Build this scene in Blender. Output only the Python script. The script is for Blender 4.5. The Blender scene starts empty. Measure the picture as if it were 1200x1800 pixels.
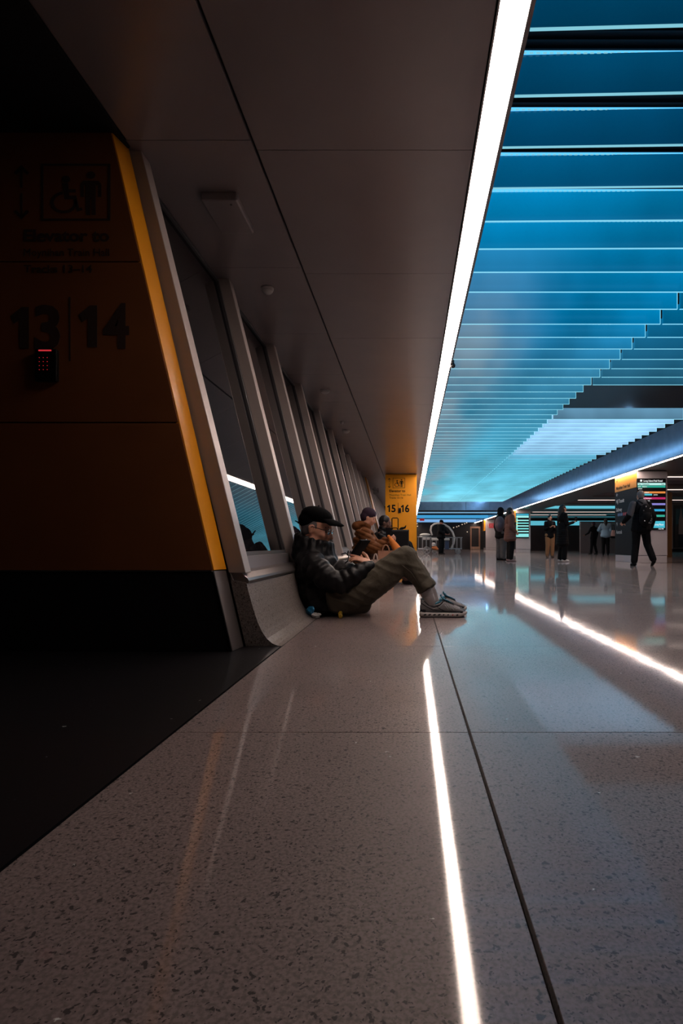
import bpy, bmesh, math, random
import numpy as np
from mathutils import Vector, Matrix, noise
random.seed(7)
C = bpy.context.collection
SC = bpy.context.scene
PI = math.pi
CAM_H = 0.52

# ---------------------------------------------------------------- camera
cam_data = bpy.data.cameras.new('camera')
cam = bpy.data.objects.new('camera', cam_data); C.objects.link(cam)
cam.location = (0, 0, CAM_H); cam.rotation_euler = (PI/2, 0, 0)
cam_data.sensor_fit = 'VERTICAL'; cam_data.sensor_height = 36.0
cam_data.lens = 36.0 * 1000 / 1800
cam_data.shift_x = -(721 - 600) / 1800.0
cam_data.shift_y = (956 - 900) / 1800.0
cam_data.clip_start = 0.02; cam_data.clip_end = 300
SC.camera = cam
# ---------------------------------------------------------------- world, exposure
w = bpy.data.worlds.new('world'); SC.world = w; w.use_nodes = True
w.node_tree.nodes['Background'].inputs[0].default_value = (0.05, 0.06, 0.09, 1)
w.node_tree.nodes['Background'].inputs[1].default_value = 0.1
SC.view_settings.view_transform = 'Standard'; SC.view_settings.look = 'None'
SC.view_settings.exposure = 0.0; SC.view_settings.gamma = 1.0
SC.view_settings.use_curve_mapping = False
SC.cycles.max_bounces = 8; SC.cycles.diffuse_bounces = 3; SC.cycles.glossy_bounces = 4
SC.cycles.sample_clamp_indirect = 4.0
LED = 34.0          # radiance of the long linear lamps
LED_COL = (1.0, 0.79, 0.68)

def at(x, y, Y):
    """the point of the place seen at a spot of the photograph, at depth Y"""
    return Vector(((x - 721) * Y / 1000.0, Y, CAM_H - (y - 956) * Y / 1000.0))

# ---------------------------------------------------------------- materials
MATS = {}
def mat(name, col, rough=0.5, metal=0.0, spec=0.5, coat=0.0, coat_rough=0.05, var=0.0, scale=8.0, bump=0.0, bscale=40.0, stretch=(1,1,1), sheen=0.0, trans=0.0, alpha=1.0):
    if name in MATS: return MATS[name]
    m = bpy.data.materials.new(name); m.use_nodes = True
    nt = m.node_tree; b = nt.nodes['Principled BSDF']
    b.inputs['Base Color'].default_value = (*col, 1)
    b.inputs['Roughness'].default_value = rough; b.inputs['Metallic'].default_value = metal
    b.inputs['Specular IOR Level'].default_value = spec
    b.inputs['Coat Weight'].default_value = coat; b.inputs['Coat Roughness'].default_value = coat_rough
    b.inputs['Sheen Weight'].default_value = sheen
    b.inputs['Transmission Weight'].default_value = trans
    b.inputs['Alpha'].default_value = alpha
    if var or bump:
        tc = nt.nodes.new('ShaderNodeTexCoord'); mp = nt.nodes.new('ShaderNodeMapping')
        mp.inputs['Scale'].default_value = stretch
        nt.links.new(tc.outputs['Object'], mp.inputs[0])
    if var:
        n = nt.nodes.new('ShaderNodeTexNoise'); n.inputs['Scale'].default_value = scale; n.inputs['Detail'].default_value = 5
        r = nt.nodes.new('ShaderNodeValToRGB')
        r.color_ramp.elements[0].position = .3; r.color_ramp.elements[1].position = .7
        r.color_ramp.elements[0].color = (*[c*(1-var) for c in col], 1)
        r.color_ramp.elements[1].color = (*[min(1, c*(1+var)) for c in col], 1)
        nt.links.new(mp.outputs[0], n.inputs['Vector']); nt.links.new(n.outputs[0], r.inputs[0]); nt.links.new(r.outputs[0], b.inputs['Base Color'])
    if bump:
        n2 = nt.nodes.new('ShaderNodeTexNoise'); n2.inputs['Scale'].default_value = bscale; n2.inputs['Detail'].default_value = 3
        bp = nt.nodes.new('ShaderNodeBump'); bp.inputs['Strength'].default_value = bump; bp.inputs['Distance'].default_value = .01
        nt.links.new(mp.outputs[0], n2.inputs['Vector']); nt.links.new(n2.outputs[0], bp.inputs['Height']); nt.links.new(bp.outputs[0], b.inputs['Normal'])
    MATS[name] = m; return m
def emat(name, col, strength=1.0):
    if name in MATS: return MATS[name]
    m = bpy.data.materials.new(name); m.use_nodes = True; nt = m.node_tree
    b = nt.nodes['Principled BSDF']; b.inputs['Base Color'].default_value = (.02, .02, .02, 1)
    b.inputs['Roughness'].default_value = .3
    b.inputs['Emission Color'].default_value = (*col, 1); b.inputs['Emission Strength'].default_value = strength
    MATS[name] = m; return m

def terrazzo(name, base, dark, rough, chips=1.0, spark=True, coat=.6, coat_rough=.1, wav=0.05):
    m = bpy.data.materials.new(name); m.use_nodes = True; nt = m.node_tree; N = nt.nodes.new; L = nt.links.new
    b = nt.nodes['Principled BSDF']
    geo = N('ShaderNodeNewGeometry')
    big = N('ShaderNodeTexNoise'); big.inputs['Scale'].default_value = 2.2; big.inputs['Detail'].default_value = 4
    L(geo.outputs['Position'], big.inputs['Vector'])
    fine = N('ShaderNodeTexNoise'); fine.inputs['Scale'].default_value = 160; fine.inputs['Detail'].default_value = 3
    L(geo.outputs['Position'], fine.inputs['Vector'])
    def mix(fac, a, c):
        x = N('ShaderNodeMix'); x.data_type = 'RGBA'
        if isinstance(fac, float): x.inputs[0].default_value = fac
        else: L(fac, x.inputs[0])
        for s, v in ((6, a), (7, c)):
            if isinstance(v, tuple): x.inputs[s].default_value = (*v, 1)
            else: L(v, x.inputs[s])
        return x.outputs[2]
    def ramp(v, p0, p1, inv=False):
        r = N('ShaderNodeMapRange'); L(v, r.inputs[0])
        r.inputs[1].default_value = p0; r.inputs[2].default_value = p1
        if inv: r.inputs[3].default_value = 1; r.inputs[4].default_value = 0
        return r.outputs[0]
    c = mix(ramp(big.outputs[0], .3, .7), tuple(x*.86 for x in base), tuple(x*1.1 for x in base))
    c = mix(ramp(fine.outputs[0], .42, .62), c, tuple(x*.6 for x in base))
    # dark stone chips: jittered cells, only some of them filled
    warp = N('ShaderNodeTexNoise'); warp.inputs['Scale'].default_value = 90
    L(geo.outputs['Position'], warp.inputs['Vector'])
    vm = N('ShaderNodeVectorMath'); vm.operation = 'MULTIPLY_ADD'
    L(warp.outputs['Color'], vm.inputs[0]); vm.inputs[1].default_value = (.02, .02, .02); L(geo.outputs['Position'], vm.inputs[2])
    for sc, rad, keep in ((62, .26, .22), (130, .30, .3), (34, .16, .68)):
        v = N('ShaderNodeTexVoronoi'); v.inputs['Scale'].default_value = sc; L(vm.outputs[0], v.inputs['Vector'])
        d = ramp(v.outputs['Distance'], rad, rad*.7)
        sep = N('ShaderNodeSeparateColor'); L(v.outputs['Color'], sep.inputs[0])
        k = ramp(sep.outputs[0], keep, keep+.05)
        mm = N('ShaderNodeMath'); mm.operation = 'MULTIPLY'; L(d, mm.inputs[0]); L(k, mm.inputs[1])
        m2 = N('ShaderNodeMath'); m2.operation = 'MULTIPLY'; L(mm.outputs[0], m2.inputs[0]); m2.inputs[1].default_value = .95*chips
        c = mix(m2.outputs[0], c, dark)
    if spark:
        v = N('ShaderNodeTexVoronoi'); v.inputs['Scale'].default_value = 30; L(vm.outputs[0], v.inputs['Vector'])
        d = ramp(v.outputs['Distance'], .1, .07)
        sep = N('ShaderNodeSeparateColor'); L(v.outputs['Color'], sep.inputs[0])
        k = ramp(sep.outputs[1], .955, .965)
        mm = N('ShaderNodeMath'); mm.operation = 'MULTIPLY'; L(d, mm.inputs[0]); L(k, mm.inputs[1])
        hue = mix(sep.outputs[2], (1.0, .92, .85), (.7, .95, 1.0))
        c = mix(mm.outputs[0], c, hue)
    L(c, b.inputs['Base Color'])
    b.inputs['Roughness'].default_value = rough; b.inputs['Specular IOR Level'].default_value = .2
    b.inputs['Coat Weight'].default_value = coat; b.inputs['Coat Roughness'].default_value = coat_rough
    if wav:
        wn = N('ShaderNodeTexNoise'); wn.inputs['Scale'].default_value = 1.6; wn.inputs['Detail'].default_value = 2
        mp = N('ShaderNodeMapping'); mp.inputs['Scale'].default_value = (.5, 3.0, 1)
        L(geo.outputs['Position'], mp.inputs[0]); L(mp.outputs[0], wn.inputs['Vector'])
        bp = N('ShaderNodeBump'); bp.inputs['Strength'].default_value = wav; bp.inputs['Distance'].default_value = .02
        L(wn.outputs[0], bp.inputs['Height']); L(bp.outputs[0], b.inputs['Coat Normal']); L(bp.outputs[0], b.inputs['Normal'])
    MATS[name] = m; return m

M_FLOOR = terrazzo('light_terrazzo', (.315, .245, .235), (.05, .04, .04), .5, coat=.8, coat_rough=.055, wav=.018)
M_BORDER = terrazzo('black_terrazzo', (.011, .010, .012), (.003, .003, .003), .45, chips=.3, coat=.35, coat_rough=.1, wav=.03)
M_COVE = terrazzo('cove_terrazzo', (.27, .235, .22), (.05, .035, .03), .45, coat=.15, coat_rough=.25, spark=False, wav=0)
M_JOINT = mat('joint_metal', (.03, .026, .026), .6)
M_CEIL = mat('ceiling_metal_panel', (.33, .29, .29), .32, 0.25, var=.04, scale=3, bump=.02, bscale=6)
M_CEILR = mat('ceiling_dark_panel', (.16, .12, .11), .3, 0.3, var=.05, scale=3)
M_VOID = mat('black_void', (.006, .006, .007), .8)
M_LID = mat('black_coffer_lid', (.004, .004, .005), .7)
M_RECESS = mat('recess_grey', (.30, .28, .30), .5)
M_FASCIA = mat('blue_grey_fascia', (.50, .60, .72), .2, .45, var=.10, scale=5)
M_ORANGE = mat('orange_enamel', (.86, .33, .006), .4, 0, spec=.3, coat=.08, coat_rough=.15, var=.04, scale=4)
M_ORANGE_D = mat('orange_enamel_shaded', (.36, .125, .045), .45, 0, coat=.1, coat_rough=.3, var=.08, scale=3)  # darker copy of the orange enamel; the wall front's shade is in the colour
M_BLACKP = mat('black_base_panel', (.022, .019, .024), .35, var=.1)
M_STEEL = mat('brushed_steel', (.40, .36, .35), .3, .85, bump=.05, bscale=60, stretch=(1, 1, .1))
M_MULL = mat('mullion_paint', (.50, .43, .40), .38, .15, var=.04, scale=5)
M_FRAME = mat('window_frame_dark', (.10, .095, .10), .4, .3)
M_PANEL = mat('window_base_panel', (.26, .24, .25), .4, .4)
M_GLASS = mat('tinted_glass', (.008, .008, .01), .015, 0, spec=.38)
M_BLACK = mat('lettering_black', (.006, .005, .006), .6, spec=.15)
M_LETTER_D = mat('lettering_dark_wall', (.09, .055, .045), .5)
M_WHITE = mat('white_plastic', (.6, .57, .56), .45)
M_CHROME = mat('chrome', (.6, .6, .62), .15, 1.0)
M_LED = emat('linear_lamp', LED_COL, LED)
M_LED2 = emat('edge_lamp', LED_COL, LED*1.3)
M_LED_W = emat('thin_lamp', (1, .78, .68), 1.6)
M_CYAN = emat('cyan_lamp_recess', (.13, .55, .68), 0.9)
M_WALLD = mat('dark_far_wall', (.008, .006, .007), .5, var=.2, scale=1)
M_WALLP = mat('pale_pillar_panel', (.55, .49, .50), .35, .1, var=.03, scale=2)

# ---------------------------------------------------------------- mesh helpers
class MB:
    def __init__(s): s.v = []; s.f = []; s.mi = []
    def add(s, vs, fs, mi=0):
        o = len(s.v); s.v += [tuple(v) for v in vs]; s.f += [tuple(i+o for i in f) for f in fs]; s.mi += [mi]*len(fs)
        return s
    def box(s, x0, x1, y0, y1, z0, z1, mi=0):
        return s.add([(x0,y0,z0),(x1,y0,z0),(x1,y1,z0),(x0,y1,z0),(x0,y0,z1),(x1,y0,z1),(x1,y1,z1),(x0,y1,z1)],
              [(0,3,2,1),(4,5,6,7),(0,1,5,4),(1,2,6,5),(2,3,7,6),(3,0,4,7)], mi)
    def prism(s, pts, a, b, axis='y', mi=0):
        """polygon extruded; pts are (x,z) for axis y, (y,z) for axis x, (x,y) for axis z"""
        f = {'y': lambda p, t: (p[0], t, p[1]), 'x': lambda p, t: (t, p[0], p[1]), 'z': lambda p, t: (p[0], p[1], t)}[axis]
        n = len(pts); vs = [f(p, a) for p in pts] + [f(p, b) for p in pts]
        fs = [tuple(range(n)), tuple(range(2*n-1, n-1, -1))] + [(i, n+i, n+(i+1) % n, (i+1) % n) for i in range(n)]
        return s.add(vs, fs, mi)
    def tube(s, pts, r, seg=8, mi=0, closed=False, caps=True):
        pts = [Vector(p) for p in pts]; n = len(pts)
        rs = r if isinstance(r, (list, tuple)) else [r]*n
        up = Vector((0, 0, 1)); vs = []; prev = None
        for i, p in enumerate(pts):
            if closed: t = pts[(i+1) % n] - pts[i-1]
            else: t = pts[min(i+1, n-1)] - pts[max(i-1, 0)]
            t = t.normalized() if t.length > 1e-9 else Vector((0, 0, 1))
            if prev is None:
                a = t.cross(up)
                if a.length < 1e-3: a = t.cross(Vector((1, 0, 0)))
            else:
                a = prev - t*prev.dot(t)
            a.normalize(); prev = a; bb = t.cross(a)
            for k in range(seg):
                an = 2*PI*k/seg; vs.append(p + (a*math.cos(an) + bb*math.sin(an))*rs[i])
        fs = []
        m = n if closed else n-1
        for i in range(m):
            j = (i+1) % n
            for k in range(seg): fs.append((i*seg+k, i*seg+(k+1) % seg, j*seg+(k+1) % seg, j*seg+k))
        if caps and not closed:
            fs.append(tuple(range(seg-1, -1, -1))); fs.append(tuple((n-1)*seg+k for k in range(seg)))
        return s.add(vs, fs, mi)
    def lathe(s, prof, c=(0,0,0), seg=20, axis='z', mi=0):
        vs = []; n = len(prof); c = Vector(c)
        for (r, h) in prof:
            for k in range(seg):
                a = 2*PI*k/seg; x, y = r*math.cos(a), r*math.sin(a)
                vs.append(c + Vector({'z': (x, y, h), 'x': (h, x, y), 'y': (x, h, y)}[axis]))
        fs = [(i*seg+k, i*seg+(k+1) % seg, (i+1)*seg+(k+1) % seg, (i+1)*seg+k) for i in range(n-1) for k in range(seg)]
        fs += [tuple(range(seg-1, -1, -1)), tuple((n-1)*seg+k for k in range(seg))]
        return s.add(vs, fs, mi)
    def ell(s, c, r, B=None, u=14, v=9, mi=0):
        c = Vector(c); r = (r, r, r) if isinstance(r, (int, float)) else r
        B = B or Matrix.Identity(3); vs = [c + B @ Vector((0, 0, r[2]))]
        for i in range(1, v):
            t = PI*i/v
            for k in range(u):
                a = 2*PI*k/u; vs.append(c + B @ Vector((r[0]*math.sin(t)*math.cos(a), r[1]*math.sin(t)*math.sin(a), r[2]*math.cos(t))))
        vs.append(c + B @ Vector((0, 0, -r[2]))); fs = []
        for k in range(u): fs.append((0, 1+k, 1+(k+1) % u))
        for i in range(v-2):
            for k in range(u):
                a = 1+i*u+k; b = 1+i*u+(k+1) % u; fs.append((a, a+u, b+u, b))
        L = len(vs)-1; o = 1+(v-2)*u
        for k in range(u): fs.append((o+k, L, o+(k+1) % u))
        return s.add(vs, fs, mi)
    def cap(s, p0, r0, p1, r1, seg=12, mi=0):
        """tapered limb with round ends as one closed surface"""
        p0, p1 = Vector(p0), Vector(p1); t = p1-p0; L = t.length
        if L < 1e-6: return s.ell(p0, max(r0, r1), mi=mi)
        t.normalize(); a = t.cross(Vector((0, 0, 1)))
        if a.length < 1e-3: a = t.cross(Vector((1, 0, 0)))
        a.normalize(); b = t.cross(a); rings = []
        for an in (80, 55, 28, 0): rings.append((p0 - t*r0*math.sin(math.radians(an)), r0*math.cos(math.radians(an))))
        for an in (0, 28, 55, 80): rings.append((p1 + t*r1*math.sin(math.radians(an)), r1*math.cos(math.radians(an))))
        vs = []; fs = []
        for c, r in rings:
            for k in range(seg):
                q = 2*PI*k/seg; vs.append(c + (a*math.cos(q)+b*math.sin(q))*r)
        for i in range(7):
            for k in range(seg): fs.append((i*seg+k, i*seg+(k+1) % seg, (i+1)*seg+(k+1) % seg, (i+1)*seg+k))
        fs += [tuple(range(seg-1, -1, -1)), tuple(7*seg+k for k in range(seg))]
        return s.add(vs, fs, mi)
    def chain(s, pts, rs, seg=12):
        for i in range(len(pts)-1): s.cap(pts[i], rs[i], pts[i+1], rs[i+1], seg)
        return s
    def loft(s, secs, mi=0):
        n = len(secs[0]); vs = [p for sec in secs for p in sec]
        fs = [(i*n+k, i*n+(k+1) % n, (i+1)*n+(k+1) % n, (i+1)*n+k) for i in range(len(secs)-1) for k in range(n)]
        fs += [tuple(range(n-1, -1, -1)), tuple((len(secs)-1)*n+k for k in range(n))]
        return s.add(vs, fs, mi)

def origin_of(p):
    o = Vector((0, 0, 0))
    while p is not None: o = o + p.location; p = p.parent
    return o
def link(name, me, m, parent=None, smooth=False, bevel=0.0, segs=2, at_=None):
    """link a mesh (in world coordinates) as one object, its origin at its parent's (or at_)"""
    o = bpy.data.objects.new(name, me); C.objects.link(o)
    for x in (m if isinstance(m, (list, tuple)) else [m]): me.materials.append(x)
    base = origin_of(parent); loc = Vector(at_) if at_ is not None else base
    me.transform(Matrix.Translation(-loc)); o.location = loc - base
    if parent is not None: o.parent = parent
    if smooth: me.polygons.foreach_set('use_smooth', [True]*len(me.polygons))
    if bevel:
        b = o.modifiers.new('bevel', 'BEVEL'); b.width = bevel; b.segments = segs; b.limit_method = 'ANGLE'; b.angle_limit = .6
    return o
def build(name, mb, m, parent=None, smooth=False, bevel=0.0, segs=2, at_=None, fix=True):
    me = bpy.data.meshes.new(name); me.from_pydata(mb.v, [], mb.f)
    if any(mb.mi): me.polygons.foreach_set('material_index', mb.mi)
    if fix:
        bm = bmesh.new(); bm.from_mesh(me); bmesh.ops.recalc_face_normals(bm, faces=bm.faces); bm.to_mesh(me); bm.free()
    me.update()
    return link(name, me, m, parent, smooth, bevel, segs, at_)
def blob_mesh(mb, voxel, smooth=4, fn=None):
    me = bpy.data.meshes.new('tmp'); me.from_pydata(mb.v, [], mb.f)
    bm = bmesh.new(); bm.from_mesh(me); bmesh.ops.recalc_face_normals(bm, faces=bm.faces); bm.to_mesh(me); bm.free()
    o = bpy.data.objects.new('tmp', me); C.objects.link(o)
    r = o.modifiers.new('r', 'REMESH'); r.mode = 'VOXEL'; r.voxel_size = voxel; r.adaptivity = 0
    if smooth:
        sm = o.modifiers.new('s', 'SMOOTH'); sm.factor = .5; sm.iterations = smooth
    out = bpy.data.meshes.new_from_object(o.evaluated_get(bpy.context.evaluated_depsgraph_get()))
    bpy.data.objects.remove(o); bpy.data.meshes.remove(me)
    if fn is not None:
        n = len(out.vertices); co = np.empty(n*3); out.vertices.foreach_get('co', co); co = co.reshape(-1, 3)
        nr = np.array([v.normal[:] for v in out.vertices]); co = fn(co, nr)
        out.vertices.foreach_set('co', co.ravel()); out.update()
    return out
def blob(name, mb, m, parent, voxel, smooth=4, fn=None, at_=None):
    me = blob_mesh(mb, voxel, smooth, fn); me.name = name
    me.materials.clear()
    return link(name, me, m, parent, True, 0, 2, at_)
def join_mesh(meshes):
    bm = bmesh.new()
    for me in meshes: bm.from_mesh(me)
    out = bpy.data.meshes.new('joined'); bm.to_mesh(out); bm.free(); return out

def struct(o): o['kind'] = 'structure'; return o
def tag(o, label, cat, group=None, kind=None):
    o['label'] = label; o['category'] = cat
    if group: o['group'] = group
    if kind: o['kind'] = kind
    return o
def empty(name, loc=(0, 0, 0), parent=None):
    o = bpy.data.objects.new(name, None); C.objects.link(o); o.location = loc; o.empty_display_size = .1
    if parent is not None: o.parent = parent
    return o
def thing(name, label, cat, loc, group=None): return tag(empty(name, loc), label, cat, group)
def text(name, s, size, m, parent, loc, rot=(PI/2, 0, 0), bold=.0, ext=.0008, align='LEFT', sx=1.0):
    cu = bpy.data.curves.new('t', 'FONT'); cu.body = s; cu.size = size; cu.extrude = ext; cu.offset = bold; cu.align_x = align
    cu.resolution_u = 3
    o = bpy.data.objects.new('t', cu); C.objects.link(o)
    me = bpy.data.meshes.new_from_object(o.evaluated_get(bpy.context.evaluated_depsgraph_get()))
    bpy.data.objects.remove(o)
    from mathutils import Euler
    me.transform(Matrix.Translation(Vector(loc)) @ Euler(rot).to_matrix().to_4x4() @ Matrix.Diagonal((sx, 1, 1, 1)))
    me.name = name; me.materials.clear()
    return link(name, me, m, parent)
# ================================================================ THE SETTING
CEIL = 2.52
# ---- floor: slabs of terrazzo set in dark joints
floor = struct(build('floor', MB().box(-6, 26, -6, 54.2, -.14, -.022), M_JOINT))
YJ = [0.25 + 1.32*k for k in range(-2, 15)]
XJ = [-.653, .163, 2.80, 5.44, 8.08, 10.72, 13.36]
shared = {}
for j in range(len(XJ)-1):
    for k in range(len(YJ)-1):
        x0, x1, y0, y1 = XJ[j], XJ[j+1], YJ[k], YJ[k+1]
        key = round(x1-x0, 3)
        if key not in shared:
            hx, hy = (x1-x0)/2-.0032, .66-.0014
            mb = MB().box(-hx, hx, -hy, hy, -.022, 0)
            o = build('slab', mb, M_FLOOR, None, bevel=.001, segs=1); shared[key] = o.data
        else:
            o = bpy.data.objects.new('slab', shared[key]); C.objects.link(o)
            b = o.modifiers.new('bevel', 'BEVEL'); b.width = .001; b.segments = 1
        o.location = ((x0+x1)/2, (y0+y1)/2, 0); o.parent = floor
build('slab', MB().box(XJ[0], 25.9, YJ[-1]+.002, 54, -.022, 0), M_FLOOR, floor)
build('slab', MB().box(13.365, 25.9, -4, YJ[-1], -.022, 0), M_FLOOR, floor)
build('slab', MB().box(-.653, 13.36, -5.9, YJ[0]-.003, -.022, 0), M_FLOOR, floor)
build('border', MB().box(-5.9, -.657, -5.9, 53.9, -.022, 0), M_BORDER, floor)

# ---- ceiling
lid = MB().box(-6, 26, -6, 54.2, 3.27, 3.4)
for k in range(60): lid.box(.5, 6.1, 1.6+k*.055, 1.612+k*.055, 3.255, 3.27)
ceiling = struct(build('ceiling', lid, M_LID))
build('plenum', MB().box(-2.2, .325, 1.0, 54, 2.545, 2.56), M_VOID, ceiling)
def panel_run(x0, x1, y_first, step, n, m, name='panel'):
    me = None
    for k in range(n):
        if me is None:
            o = build(name, MB().box(x0, x1, -step/2+.0012, step/2-.0012, CEIL, CEIL+.022), m, None, bevel=.001, segs=1); me = o.data
        else:
            o = bpy.data.objects.new(name, me); C.objects.link(o)
            b = o.modifiers.new('bevel', 'BEVEL'); b.width = .0015; b.segments = 1
        o.location = (0, y_first+step*(k+.5), 0); o.parent = ceiling
panel_run(-.778, .318, 2.89-1.32*4, 1.32, 43, M_CEIL)
panel_run(-1.60, -.792, 2.82, 1.3, 21, M_CEIL)
# the left soffit in front of the orange wall, and the dark bulkhead left of it
panel_run(-1.405, -.792, 2.82-1.3*3, 1.3, 3, M_CEIL)
build('bulkhead', MB().box(-6, -1.41, -6, 2.86, CEIL-.012, CEIL+.03), M_VOID, ceiling)
# coffer upstand beside the lamp, right upstand, and end upstand
build('upstand', MB().box(.444, .462, -1, 54, CEIL-.004, 3.27), M_CEIL, ceiling)
for k in range(13):
    build('fascia_panel', MB().box(6.05, 6.076, 2.64*k+.003-.5, 2.64*(k+1)-.003-.5, CEIL, 3.27), M_FASCIA, ceiling, bevel=.002, segs=1)
build('fascia_panel', MB().box(6.05, 6.076, 33.9, 54, CEIL, 3.27), M_FASCIA, ceiling)
for k in range(4):
    build('fascia_panel', MB().box(.465+1.42*k+.004, .465+1.42*(k+1)-.004, 33.9, 33.93, CEIL, 3.2), M_FASCIA, ceiling, bevel=.002, segs=1)
# right-hand ceiling with crosswise recesses
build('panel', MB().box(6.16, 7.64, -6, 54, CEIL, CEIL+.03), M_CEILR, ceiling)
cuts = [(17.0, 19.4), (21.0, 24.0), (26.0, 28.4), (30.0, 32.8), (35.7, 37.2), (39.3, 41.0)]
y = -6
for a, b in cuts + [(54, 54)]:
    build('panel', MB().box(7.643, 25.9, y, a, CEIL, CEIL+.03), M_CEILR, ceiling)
    y = b
for i, (a, b) in enumerate(cuts):
    mb = MB().box(7.62, 25.9, a-.02, b+.02, CEIL+.16, CEIL+.18).box(7.60, 7.64, a-.02, b+.02, CEIL+.03, CEIL+.18)
    mb.box(7.62, 25.9, b, b+.03, CEIL+.03, CEIL+.18)
    build('recess', mb, M_CYAN if i == 3 else M_RECESS, ceiling)

# ---- long lamps
def strip(x0, x1, y0, y1, label, group=None, z=CEIL-.012, m=None, cross=False):
    t = thing('ceiling_lamp', label, 'ceiling lamp', ((x0+x1)/2, (y0+y1)/2, z), group)
    build('diffuser', MB().box(x0, x1, y0, y1, z, z+.02), m or M_LED, t, bevel=.002, segs=1)
    if cross: build('housing', MB().box(x0-.01, x1+.01, y0-.015, y1+.015, z+.012, z+.06), M_FRAME, t)
    else: build('housing', MB().box(x0-.009, x0-.001, y0, y1, z+.002, z+.05).box(x1+.001, x1+.003, y0, y1, z+.002, z+.05), M_FRAME, t)
    return t
strip(.332, .441, 1.80, 53.9, 'long white linear lamp running along the left edge of the blue fin ceiling')
strip(6.08, 6.155, 5.0, 53.9, 'long thin white linear lamp slanting along the right edge of the blue fin ceiling', m=M_LED2)
cl = ['nearest white crosswise lamp, just right of the departures column top', 'second white crosswise lamp, behind the departures column',
      'white crosswise lamp edging the grey recess left of the sign column', None,
      'faint white crosswise lamp above the long haired woman in black', 'short faint crosswise lamp farthest down the right-hand ceiling']
for i, (a, b) in enumerate(cuts):
    if cl[i]: strip(7.66, [22, 22, 22, 0, 17.5, 13.5][i], a-.10, a+.04, cl[i], 'crosswise lamps in the right ceiling', z=CEIL-.01, m=M_LED_W, cross=True)

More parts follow.
